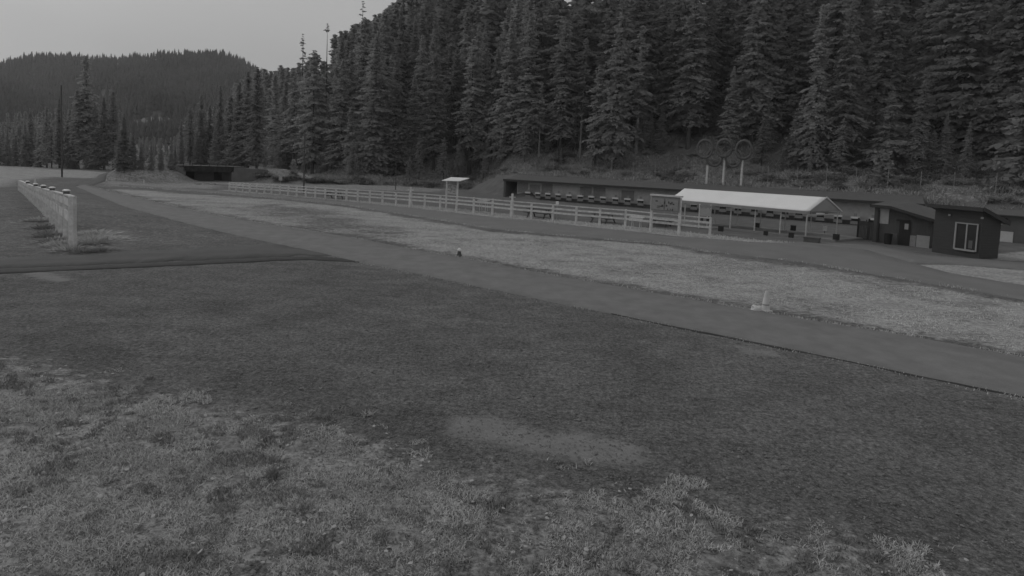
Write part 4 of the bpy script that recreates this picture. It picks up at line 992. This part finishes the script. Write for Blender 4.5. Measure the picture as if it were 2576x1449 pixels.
# range information board
iL, iR = G(1636, 583), G(1707, 591); idr = (iR - iL) / np.linalg.norm(iR - iL); IW = float(np.linalg.norm(iR - iL)); ic = (iL + iR) / 2
it = HT(ic, 491); ib = HT(ic, 531.5)
ii_ = empty('information_board', iL, 0, 'wide white information board on two posts in front of the canopy', 'notice board')
for p in (iL, iR): mb = MB(iL); mb.box(p, .16, .16, it - .15, idr); mb.build('post', M['white_old'], ii_)
inn = np.array([idr[1], -idr[0], 0]); inn = inn if inn[1] < 0 else -inn
mb = MB(iL); mb.box(ic + inn * .12 + [0, 0, ib], IW * 1.0, .05, it - ib - .1, idr); bb = mb.build('board', M['tgt_grey'], ii_)
bh = it - ib - .1
mb = MB(iL); mb.box(ic + inn * .18 - idr * IW * .25 + [0, 0, ib + bh * .08], IW * .42, .02, bh * .78, idr); mb.box(ic + inn * .18 + idr * IW * .23 + [0, 0, ib + bh * .1], IW * .44, .02, bh * .76, idr); mb.build('poster', M['boardq'], bb)
mb = MB(iL); mb.box(ic + inn * .02 + [0, 0, it - .1], IW * 1.1, .45, .12, idr); mb.build('roof_cap', M['white'], ii_)
mb = MB(iL)
for (u, v, w, h) in ((-.3, .62, .08, .08), (-.18, .30, .18, .05), (-.02, .50, .03, .16), (.06, .33, .05, .12), (-.09, .28, .06, .16), (.13, .55, .04, .14), (.19, .50, .04, .10), (.24, .53, .04, .14), (.30, .48, .05, .08), (.1, .1, .02, .12), (.2, .12, .02, .1), (.27, .08, .03, .14), (-.22, .2, .12, .03)):
    mb.box(ic + inn * .2 + idr * IW * u + [0, 0, ib + bh * v], IW * w, .012, bh * h, idr)
mb.build('markings', M['ink'], bb)
mb = MB(iL); mb.bar(iL + inn * .1 + [0, 0, ib * .62], iR + inn * .1 + [0, 0, ib * .62], .04, .1); mb.build('lower_rail', M['white_old'], ii_)
# small sign behind the fence end
jL, jR = G(1757, 574), G(1785, 577); jd = (jR - jL) / np.linalg.norm(jR - jL); JW = float(np.linalg.norm(jR - jL)); jc = (jL + jR) / 2
jt = HT(jc, 514); j1 = HT(jc, 524); j0 = HT(jc, 543)
jj = empty('lane_board', jL, 0, 'small two panel board on posts behind the end of the white fence', 'sign')
for p in (jL, jR): mb = MB(jL); mb.box(p, .09, .09, jt, jd); mb.build('post', M['white_old'], jj)
mb = MB(jL); mb.box(jc + [0, -.08, j0], JW, .03, j1 - j0, jd); mb.build('panel', M['board'], jj)
mb = MB(jL); mb.box(jc + [0, -.08, j1 + .05], JW, .03, jt - j1 - .1, jd); mb.build('header', M['tgt_grey'], jj)
mb = MB(jL); [mb.box(jc + jd * s + [0, -.07, j0 - .55], .22, .03, .4, jd) for s in (-.25, .25)]; mb.build('lower_plate', M['dark'], jj)

# ------------------------------------------------------------------ picnic tables and white benches
def picnic(x, y, rz, label, m='wood', s=1.0):
    P = G(x, y); o = empty('picnic_table', P, rz, label, 'table', None); o.scale = (s, s, s)
    mb = MB(); [mb.box((0, -.36 + k * .18, .70), 1.9, .16, .045) for k in range(5)]; mb.build('tabletop', M[m], o)
    for sy in (-1, 1):
        mb = MB(); [mb.box((0, sy * (.72 + k * .15), .42), 1.9, .13, .045) for k in (0, 1)]; mb.build('seat', M[m], o)
    for sx in (-.7, .7):
        mb = MB(); mb.bar((sx, -.72, 0), (sx, -.2, .70), .06, .09, up=(1, 0, 0)); mb.bar((sx, .72, 0), (sx, .2, .70), .06, .09, up=(1, 0, 0)); mb.bar((sx + .065, -.8, .38), (sx + .065, .8, .38), .05, .09); mb.build('leg', M[m], o)
    return o
wa = math.atan2(WD[1], WD[0])
picnic(1356, 548, wa + .1, 'dark picnic table behind the fence, right of the tall cross topped post', s=1.15)
picnic(1517, 560, wa - .2, 'dark picnic table behind the fence, left of the information board', s=1.05)
picnic(840, 500, wa + .3, 'dark picnic table behind the far end of the fence', s=1.0)
picnic(1660, 569, wa, 'dark picnic table half hidden behind the information board', s=1.0)
def wbench(x, y, ty, label):
    P = G(x, y); h = HT(P, ty); o = empty('trestle_table', P, wa, label, 'table')
    mb = MB(); mb.box((0, 0, h - .05), 1.15, .55, .05); mb.box((0, -.26, h - .33), 1.15, .04, .27); mb.build('tabletop', M['white'], o)
    for s in (-.35, .35):
        mb = MB(); mb.bar((s, -.2, 0), (s, -.12, h - .055), .05, .05, up=(1, 0, 0)); mb.bar((s, .2, 0), (s, .12, h - .055), .05, .05, up=(1, 0, 0)); mb.build('leg', M['white_old'], o)
wbench(1216, 531, 503, 'small white trestle table behind the fence, left of the cross topped post')
wbench(1601, 570, 546, 'small white trestle table behind the fence, left of the information board')
P = G(1400, 552); o = empty('marker_post', P, 0, 'short post with a white box just above the fence rail', 'marker')
h = HT(P, 507); mb = MB(); mb.tube([(0, 0, 0), (0, 0, h - .3)], .04, 6); mb.build('post', M['trimg'], o); mb = MB(); mb.box((0, 0, h - .3), .24, .2, .3); mb.build('box', M['white_bright'], o, bevel=.02)

# ------------------------------------------------------------------ shed with sloping roof
sL, sR = G(2226 - 32, 604 + 4), G(2340, 625); sd2 = (sR - sL) / np.linalg.norm(sR - sL); sn = np.array([-sd2[1], sd2[0], 0]); sn = sn if sn[1] > 0 else -sn
def SP(x, y): return ONP(x, y, sL, sR)
def onwall(mb, x0, x1, yb, yt, off, th, A=sL, B=sR, n=sn, d=None):
    # rectangle on the wall A-B; rows measured at its left edge; stands off the wall by off, thickness th
    p = ONP(x0, yb, A, B); q = ONP(x1, yb, A, B); z0 = p[2]; zt = z0 + HT(p * [1, 1, 0] + [0, 0, z0], yt)
    p = p * [1, 1, 0]; q = q * [1, 1, 0]; z0 = max(z0, 0.0)
    f = -n * (off + th); g = -n * off
    return mb.hexa([p + f + [0, 0, z0], q + f + [0, 0, z0], q + g + [0, 0, z0], p + g + [0, 0, z0]], [p + f + [0, 0, zt], q + f + [0, 0, zt], q + g + [0, 0, zt], p + g + [0, 0, zt]])
sh = empty('range_shed', sL, 0, 'dark wooden shed with a roof sloping down to the right, beside the cabin', 'shed')
xc = G(2250, 615); tl = HT(sL, 514); tm = HT(ONP(2237, 613, sL, sR) * [1, 1, 0], 518); trr = HT(sR, 549)
pm_ = ONP(2237, 613, sL, sR) * [1, 1, 0]
mb = MB(sL); DP = 4.0
mb.hexa([sL - [0, 0, .2], pm_ - [0, 0, .2], pm_ + sn * DP - [0, 0, .2], sL + sn * DP - [0, 0, .2]], [sL + [0, 0, tl - .12], pm_ + [0, 0, tm - .12], pm_ + sn * DP + [0, 0, tm - .12], sL + sn * DP + [0, 0, tl - .12]])
mb.hexa([pm_ - [0, 0, .2], sR - [0, 0, .2], sR + sn * DP - [0, 0, .2], pm_ + sn * DP - [0, 0, .2]], [pm_ + [0, 0, tm - .12], sR + [0, 0, trr - .12], sR + sn * DP + [0, 0, trr - .12], pm_ + sn * DP + [0, 0, tm - .12]])
mb.build('wall', M['shed'], sh)
for nm, (pa_, za, pb2, zb2) in (('roof', (sL - sd2 * .2, tl, pm_, tm)), ('roof', (pm_, tm, sR + sd2 * .5, trr - .12))):
    mb = MB(sL); q = [pa_ - sn * .45 + [0, 0, za - .11], pb2 - sn * .45 + [0, 0, zb2 - .11], pb2 + sn * (DP + .3) + [0, 0, zb2 + .15], pa_ + sn * (DP + .3) + [0, 0, za + .15]]
    mb.hexa(q, [p + np.array([0, 0, .09]) for p in q]); rf = mb.build(nm, M['roofing'], sh)
    mb = MB(sL); mb.bar(pa_ - sn * .48 + [0, 0, za - .1], pb2 - sn * .48 + [0, 0, zb2 - .1], .04, .2); mb.build('fascia', M['roofdark'], rf)
def Z8(x, y): return (2300 + x * .1656) / 1.0435, (480 + y * .1656) / 1.0435
def rectZ(name, x0, y0, x1, y1, m, off=.003, th=.04, parent=sh, org=sL, **k):
    a = Z8(x0, y0); b = Z8(x1, y1); mb = MB(org); onwall(mb, a[0], b[0], b[1], a[1], off, th, **k); return mb.build(name, M[m], parent)
rectZ('wall_board', 45, 400, 195, 640, 'board')
dr = rectZ('door', 345, 600, 520, 1000, 'black', .003, .05)
rectZ('notice', 450, 645, 512, 735, 'board', .056, .01, dr)
rectZ('door_frame', 325, 575, 540, 598, 'dark', .003, .08)
rectZ('lower_board', 527, 830, 620, 1015, 'tgt_grey'); rectZ('lower_board', 628, 826, 838, 1028, 'board')
rectZ('lower_board', 190, 790, 325, 980, 'conc_dark')
rectZ('corner_post', -5, 430, 25, 970, 'dark', .003, .1); 
P = ONP(*Z8(215, 985), sL, sR) * [1, 1, 0] - sn * .5
o = empty('waste_bin', P, 0, 'black bin standing left of the shed door', 'bin'); mb = MB(); mb.tube([(0, 0, 0), (0, 0, .72)], [.22, .27], 14); mb.build('body', M['black'], o); mb = MB(); mb.tube([(0, 0, .72), (0, 0, .78), (0, 0, .82)], [.29, .29, .12], 14); mb.build('lid', M['black'], o)
# partition at the right end of the shelter
pL, pR = G(2158, 601), G(2212, 606); pd = (pR - pL) / np.linalg.norm(pR - pL)
ph = HT(pL, 556); o = empty('partition_screen', pL, 0, 'dark slatted screen between the firing pad and the shed', 'screen')
mb = MB(pL); n_ = 16; PL_ = float(np.linalg.norm(pR - pL)); [mb.box(pL + pd * PL_ * (k + .5) / n_, PL_ / n_ * .88, .05, ph + (.15 if k % 5 == 0 else 0), pd) for k in range(n_)]; mb.build('slats', M['shed'], o)
for p in (pL, (pL + pR) / 2, pR): mb = MB(pL); mb.box(p + [0, .09, 0], .12, .12, ph + .25, pd); mb.build('post', M['dark'], o)

# ------------------------------------------------------------------ cabin
cL, cR = G(2344, 634), G(2462, 652); cd = (cR - cL) / np.linalg.norm(cR - cL); cn_ = np.array([-cd[1], cd[0], 0]); cn_ = cn_ if cn_[1] > 0 else -cn_
CH = (HT(cL, 521) + HT(cR, 535)) / 2; CD = 1.9; print('cabin', CH, np.linalg.norm(cR - cL))
cb = empty('timing_cabin', cL, 0, 'small dark cabin with a big white framed window and flat roof', 'cabin')
mb = MB(cL); mb.hexa([p - np.array([0, 0, .1]) for p in (cL, cR, cR + cn_ * CD, cL + cn_ * CD)], [p + np.array([0, 0, z]) for p, z in ((cL, CH), (cR, CH), (cR + cn_ * CD, CH - .55), (cL + cn_ * CD, CH - .55))])
mb.build('wall', M['cabin'], cb)
mb = MB(cL)                                                       # horizontal siding laps
for k in range(int(CH / .2)):
    z = .15 + k * .2
    if z < CH - .12: mb.bar(cL - cn_ * .012 + [0, 0, z], cR - cn_ * .012 + [0, 0, z], .02, .025); mb.bar(cR + cd * .012 + [0, 0, z * .8], cR + cn_ * CD + cd * .012 + [0, 0, z * .8], .02, .025)
mb.build('siding', M['cabin'], cb)
mb = MB(cL); q = [cL - cd * .25 - cn_ * .5 + [0, 0, CH + .14], cR + cd * .28 - cn_ * .5 + [0, 0, CH + .14], cR + cd * .28 + cn_ * (CD + .4) + [0, 0, CH - .78], cL - cd * .25 + cn_ * (CD + .4) + [0, 0, CH - .78]]
mb.hexa(q, [p + np.array([0, 0, .14]) for p in q]); rf = mb.build('roof', M['roofing'], cb)
mb = MB(cL); mb.bar(q[0] - cn_ * .03 + [0, 0, .02], q[1] - cn_ * .03 + [0, 0, .02], .04, .24); mb.bar(q[1] + cd * .025 + [0, 0, .05], q[2] + cd * .025 + [0, 0, .05], .04, .24); mb.build('fascia', M['roofdark'], rf)
kw = dict(parent=cb, org=cL, A=cL, B=cR, n=cn_)
def wz(x, y): return Z8(x, y)
def wp(x, y):
    X_, Y_ = Z8(x, y); return ONP(X_, Y_, cL, cR)
# window built from its four corners
w00, w10, w01, w11 = wp(1232, 1045), wp(1598, 1092), wp(1268, 618), wp(1638, 655)
u0 = ((w00 - cL) @ cd + (w01 - cL) @ cd) / 2; u1 = ((w10 - cL) @ cd + (w11 - cL) @ cd) / 2; z0 = (w00[2] + w10[2]) / 2; z1 = (w01[2] + w11[2]) / 2
print('window', u0, u1, z0, z1)
z1 = min(z1, CH - .35)
def cbx(mb, ua, ub, za, zb_, off, th):
    p = cL + cd * ua; q_ = cL + cd * ub; f = -cn_ * (off + th); g = -cn_ * off
    return mb.hexa([p + f + [0, 0, za], q_ + f + [0, 0, za], q_ + g + [0, 0, za], p + g + [0, 0, za]], [p + f + [0, 0, zb_], q_ + f + [0, 0, zb_], q_ + g + [0, 0, zb_], p + g + [0, 0, zb_]])
um = (u0 + u1) / 2 + .02; fw = .075
wn = cbx(MB(cL), u0, u1, z0, z1, .025, .02).build('window', M['glass'], cb)
mb = MB(cL); cbx(mb, u0, u0 + fw * 1.3, z0, z1, .046, .05); cbx(mb, u1 - fw, u1, z0, z1, .046, .05); cbx(mb, u0 + fw * 1.3, u1 - fw, z1 - fw, z1, .046, .05); cbx(mb, u0 + fw * 1.3, u1 - fw, z0, z0 + fw, .046, .05)
mb.build('frame', M['trimg'], wn)
mb = MB(cL); cbx(mb, um - .035, um + .045, z0 + fw, z1 - fw, .046, .04); mb.build('mullion', M['trimg'], wn)
mb = MB(cL); cbx(mb, um + .16, u1 - .28, z0 + .16, z0 + (z1 - z0) * .38, .046, .006); mb.build('poster', M['conc_dark'], wn)
mb = MB(cL); cbx(mb, u0 + .1, u1 - .1, z0 - .035, z0 - .002, .02, .12); mb.build('sill', M['trimg'], wn)
mb = MB(cL); cbx(mb, um + .0, um + .35, .30, .42, .025, .03); mb.build('vent', M['black'], cb)
for u in (.9, 2.6 * .0 + (u1 + .1)):
    mb = MB(cL); cbx(mb, u, u + .12, CH - .45, CH - .33, .025, .1); mb.build('lamp', M['trimg'], cb)
# meter box on the right
P = G(2502, 616); o = empty('meter_cabinet', P, 0, 'narrow dark utility cabinet with a round dial at the cabin right side', 'cabinet'); h = HT(P, 562)
mb = MB(); mb.box((0, 0, 0), .42, .4, h * .97); mb.build('body', M['cabin'], o, bevel=.02); mb = MB(); mb.tube([(-.02, -.21, h * .72), (-.02, -.28, h * .72)], .13, 14); mb.build('dial', M['board'], o); mb = MB(); mb.box((0, 0, h * .97 + .002), .5, .5, .08); mb.build('top', M['trimg'], o)
# low retaining blocks and outbuilding right of the cabin
kL2, kR2 = G(2505, 606), G(2720, 628); kd2 = (kR2 - kL2) / np.linalg.norm(kR2 - kL2); kn2 = np.array([-kd2[1], kd2[0], 0]); kn2 = kn2 if kn2[1] > 0 else -kn2
hL = HT(kL2, 541); o = empty('service_shed', kL2, 0, 'grey low service building at the right edge behind the cabin', 'shed')
mb = MB(kL2); mb.hexa([p - np.array([0, 0, .2]) for p in (kL2, kR2, kR2 + kn2 * 3, kL2 + kn2 * 3)], [p + np.array([0, 0, hL]) for p in (kL2, kR2, kR2 + kn2 * 3, kL2 + kn2 * 3)]); mb.build('wall', M['conc_dark'], o)
mb = MB(kL2); q = [kL2 - kd2 * .3 - kn2 * .3 + [0, 0, hL + .004], kR2 - kn2 * .3 + [0, 0, hL + .004], kR2 + kn2 * 3.3 + [0, 0, hL + .35], kL2 - kd2 * .3 + kn2 * 3.3 + [0, 0, hL + .35]]; mb.hexa(q, [p + np.array([0, 0, .08]) for p in q]); mb.build('roof', M['roofing'], o)
a = Z8(1925, 760); b = Z8(2160, 960); mb = MB(kL2); onwall(mb, a[0], b[0], b[1], a[1], .003, .05, kL2, kR2, kn2); mb.build('panel', M['boardp'], o)
p = ONP(*Z8(2070, 580), kL2, kR2); mb = MB(kL2); mb.tube([p + kn2 * .02, p - kn2 * .15], .12, 12); mb.build('vent', M['black'], o)

# ------------------------------------------------------------------ weeds by the left fence post and dry tuft right of it
def weed(px, py, s, sz, lab, grp, m=None):
    P = G(px, py); o = put_shrub(P, s, sz, lab, grp)
    if m: me = o.data.copy(); me.materials.clear(); me.materials.append(M[m]); o.data = me
    return o
def tuft(px, py, r, h, n, m, label, group=None, name='grass_tuft', cat='plant'):
    P = G(px, py); P[2] = T1(P[0], P[1]); x = RNG.normal(0, r, n); y = RNG.normal(0, r, n); a = RNG.uniform(0, 6.28, n)
    hh = h * RNG.uniform(.35, 1.1, n) * np.exp(-(x * x + y * y) / (4 * r * r)); w = .008 + .012 * RNG.random(n)
    ln = np.stack([x * .9 + RNG.normal(0, .25, n) * h, y * .9 + RNG.normal(0, .25, n) * h], 1); wv = np.stack([np.cos(a), np.sin(a)], 1) * w[:, None]; b = np.stack([x, y], 1)
    V = np.stack([np.c_[b - wv, 0 * x - .01], np.c_[b + wv, 0 * x - .01], np.c_[b + ln * .5 + wv, hh * .65], np.c_[b + ln * .5 - wv, hh * .65], np.c_[b + ln, hh]], 1).reshape(-1, 3); k = np.arange(n) * 5
    o = mesh_np(name, V, np.concatenate([np.stack([k, k + 1, k + 2], 1), np.stack([k, k + 2, k + 3], 1), np.stack([k + 3, k + 2, k + 4], 1)]), m); o.location = tuple(map(float, P)); return tag(o, label, cat, group)
for i_, (px, py) in enumerate(((150, 607), (138, 597), (160, 619), (124, 589), (173, 629), (110, 574), (146, 618), (132, 610), (97, 556), (118, 596))):
    tuft(px, py, .28, .35, 260, M['blade_mid'] if i_ % 2 else M['blade'], 'rough weed tuft on the near side foot of the left fence', 'weed tufts along the foot of the left fence')
for px, py in ((200, 631), (218, 634), (236, 633), (254, 630)):
    tuft(px, py, .3, .2, 240, M['blade_mid'], 'dark low weed tuft just right of the near fence post', 'dark weed tufts right of the near fence post')
for px, py in ((232, 604), (255, 606), (215, 596), (240, 592), (225, 612)):
    tuft(px, py, .45, .34, 420, M['blade'], 'pale dry grass tuft just right of the near fence post', 'pale grass tufts right of the near fence post')
tuft(686, 1203, .04, .20, 60, M['blade_dk2'], 'dark upright weed in the foreground grass, the nearer to the gravel', name='weed'); tuft(762, 1285, .07, .09, 60, M['blade_dk2'], 'dark low weed in the foreground grass, the lower of the two', name='weed')

# ------------------------------------------------------------------ grass
def blades(name, x, y, hmin, hmax, w, m, label, lean=.5, z0=None, clump=None):
    n = len(x); z = (terr(x, y) if z0 is None else z0); a = RNG.uniform(0, 6.283, n); h = RNG.uniform(hmin, hmax, n) * (1 if clump is None else clump)
    l = RNG.normal(0, lean, (n, 2)) * h[:, None]; wv = np.stack([np.cos(a), np.sin(a)], 1) * (w * RNG.uniform(.6, 1.4, n))[:, None]
    b = np.stack([x, y], 1)
    A = np.c_[b - wv, z - .01]; B = np.c_[b + wv, z - .01]; C = np.c_[b + l * .5 + wv * .6, z + h * .65]; D = np.c_[b + l, z + h]; E = np.c_[b + l * .5 - wv * .6, z + h * .65]
    V = np.stack([A, B, C, E, D], 1).reshape(-1, 3); k = np.arange(n) * 5
    Fc = np.concatenate([np.stack([k, k + 1, k + 2, k + 3], 1), np.stack([k + 3, k + 2, k + 4, k + 4], 1)])
    # last quads are triangles: use tri mesh
    Tr = np.concatenate([np.stack([k, k + 1, k + 2], 1), np.stack([k, k + 2, k + 3], 1), np.stack([k + 3, k + 2, k + 4], 1)])
    return tag(mesh_np(name, V, Tr, m), label, 'grass', kind='stuff')
def scatter(P, n, thr, s, seed, soft=.6):
    lo = P.min(0); hi = P.max(0); lo = np.maximum(lo, [-30, 4.6]); hi = np.minimum(hi, [60, 130])
    x = RNG.uniform(lo[0], hi[0], n * 6); y = RNG.uniform(lo[1], hi[1], n * 6)
    px, py, w = proj(np.stack([x, y, 0 * x], 1)); ok = (px > -60) & (px < 2640) & (py < 1500)
    x, y, w = x[ok], y[ok], w[ok]
    sd_ = sdist(P, x, y); v = fbm(x, y, s, seed) + .18 * sstep(-soft, soft * 2, sd_) - .18
    ok = (sd_ > -soft) & (v > thr); x, y, w = x[ok], y[ok], w[ok]
    return x[:n], y[:n], w[:n]
def cover_of(x, y, lim, amp=.5, sc=2.6, seed=95):
    return zone(x, y)[0] + amp * (fbm(x, y, sc, seed, 5) - .5) > lim
x, y, w = scatter(fore, 260000, .30, 1.9, 51, 1.2); q_ = cover_of(x, y, .42, 1.3, 2.3, 53) & (fbm(x, y, 7, 58) > .36); x, y = x[q_], y[q_]
blades('grass', x, y, .008, .045, .006, M['blade'], 'patchy pale grass growing over the gravel in the foreground', clump=.4 + 1.2 * fbm(x, y, 1.1, 57), lean=1.0)
x, y, w = scatter(fore, 60000, .50, 1.4, 71, .6); q_ = fbm(x, y, 4.5, 59) > .56; x, y = x[q_], y[q_]
blades('ground_cover', x, y, .02, .08, .008, M['blade_dk2'], 'taller weeds standing among the foreground grass', lean=.5)
x, y, w = scatter(strip, 90000, .40, .8, 61, .3)
q_ = zone(x, y)[0] > .62 + .2 * (fbm(x, y, 2.6, 95) - .5); x, y = x[q_], y[q_]
blades('grass', x, y, .015, .05, .012, M['blade_dry'], 'pale mown grass strip between the two paths', lean=.9)
x, y, w = scatter(fstrip, 16000, .3, .8, 63, .25)
blades('grass', x, y, .04, .14, .014, M['blade_dry'], 'pale grass along the foot of the white fence')
nb_ = 70000; d_px = RNG.uniform(560, 2640, nb_); xs = []; ys = []
bx_ = RNG.uniform(-62, 62, nb_ * 3); bs_ = RNG.uniform(-1, 22, nb_ * 3); by_ = np.interp(bx_, kx, ky) + bs_ / .83
pxx, pyy, ww = proj(np.stack([bx_, by_, terr(bx_, by_)], 1)); ok = (pxx > 560) & (pxx < 2640) & (ww > 5) & (by_ > 40)
ok &= (fbm(bx_, by_, .55, 97) + .25 * (fbm(bx_, by_, .12, 98) - .5) > .40) & ((bs_ > .3) | (bx_ < kx[5]))
bx_, by_ = bx_[ok][:nb_], by_[ok][:nb_]
blades('bank_scrub', bx_, by_, .10, .6, .045, M['blade_mid'], 'rough brush and dry grass covering the bank below the forest', lean=.7, clump=.4 + fbm(bx_, by_, .5, 99))
x, y, w = scatter(fore, 5000, .40, 1.2, 83, .2); q_ = (RNG.random(len(x)) < np.where(w < 11, .05, .015)); x, y = x[q_], y[q_]; n = len(x)
k6 = np.arange(6) * math.pi / 3; r_ = RNG.uniform(.010, .034, n); tl_ = RNG.normal(0, .3, (n, 2)); z = RNG.uniform(.03, .07, n)
V = np.stack([np.stack([x + np.cos(a) * r_ * (1 + .3 * math.sin(a * 5)), y + np.sin(a) * r_, z + tl_[:, 0] * np.cos(a) * r_ + tl_[:, 1] * np.sin(a) * r_], 1) for a in k6] + [np.stack([x, y, z + r_ * .35], 1)], 1).reshape(-1, 3)
Fc = np.concatenate([np.stack([np.arange(n) * 7 + a, np.arange(n) * 7 + (a + 1) % 6, np.arange(n) * 7 + 6], 1) for a in range(6)])
tag(mesh_np('wild_flowers', V, Fc, M['flower']), 'small pale flower heads dotted over the foreground grass', 'flowers', kind='stuff')
# tufts hiding the path margins
def edge_blades(pts, name, label, n, off, m, hmax=.12):
    e = resample(pts, 900); i = RNG.integers(0, 899, n); t = RNG.random(n)[:, None]; p = e[i] * (1 - t) + e[i + 1] * t; p = p + RNG.normal(0, .13, p.shape) + off
    v = fbm(p[:, 0], p[:, 1], 1.1, 77); p = p[v > .45]; blades(name, p[:, 0], p[:, 1], .03, hmax, .01, m, label)
edge_blades(PATH_UP, 'grass', 'ragged grass tufts along the far edge of the asphalt path', 11000, np.array([0.05, .12]), M['blade_dry'])
edge_blades(PATH_LO[6:], 'grass', 'sparse tufts along the near edge of the asphalt path', 2500, np.array([-.03, -.1]), M['blade'], .05)
edge_blades(SEC_LO, 'grass', 'ragged grass tufts along the near edge of the range path', 8000, np.array([0, -.1]), M['blade_dry'])
# loose stones on the gravel: far too many to count
n = 60000; r0 = 6 + 26 * RNG.random(n) ** 1.4; an = RNG.uniform(-.85, .85, n); x = r0 * np.tan(an); y = r0
ok = (sdist(np.array([p for p in poly([(-400, 695), (0, 690), (800, 655), (904, 662), (1300, 745), (2012, 890), (2900, 1075), (2900, 1700), (-900, 1700), (-900, 700)])]), x, y) > .2); x, y = x[ok], y[ok]; n = len(x)
s = RNG.uniform(.006, .021, n) * (1 + 1.2 * (RNG.random(n) > .97)); oc = np.array([[1, 0, 0], [-1, 0, 0], [0, 1, 0], [0, -1, 0], [0, 0, .7], [0, 0, -.4]])
V = oc[None] * s[:, None, None] * RNG.uniform(.7, 1.3, (n, 6, 1)) + np.stack([x, y, .012 + 0 * x], 1)[:, None]
tr = np.array([[0, 2, 4], [2, 1, 4], [1, 3, 4], [3, 0, 4]]); Fc = (tr[None] + (np.arange(n) * 6)[:, None, None]).reshape(-1, 3)
tag(mesh_np('loose_stones', V.reshape(-1, 3), Fc, M['stone']), 'small pale stones scattered over the gravel', 'gravel', kind='stuff')

# ------------------------------------------------------------------ air
def haze_box():
    V = [(x, y, z) for z in (-60, 420) for x, y in ((-1600, -100), (1600, -100), (1600, 2450), (-1600, 2450))]
    o = mesh_np('haze', V, [(3, 2, 1, 0), (4, 5, 6, 7), (0, 1, 5, 4), (1, 2, 6, 5), (2, 3, 7, 6), (3, 0, 4, 7)], None)
    m = bpy.data.materials.new('haze'); m.use_nodes = True; N = m.node_tree.nodes; N.clear()
    v = N.new('ShaderNodeVolumePrincipled'); v.inputs['Color'].default_value = (.95, .95, .95, 1); v.inputs['Density'].default_value = .00028
    u = N.new('ShaderNodeOutputMaterial'); m.node_tree.links.new(v.outputs[0], u.inputs['Volume']); o.data.materials.append(m)
    tag(o, 'thin grey morning air fading the far hill', 'haze', kind='stuff')
haze_box()
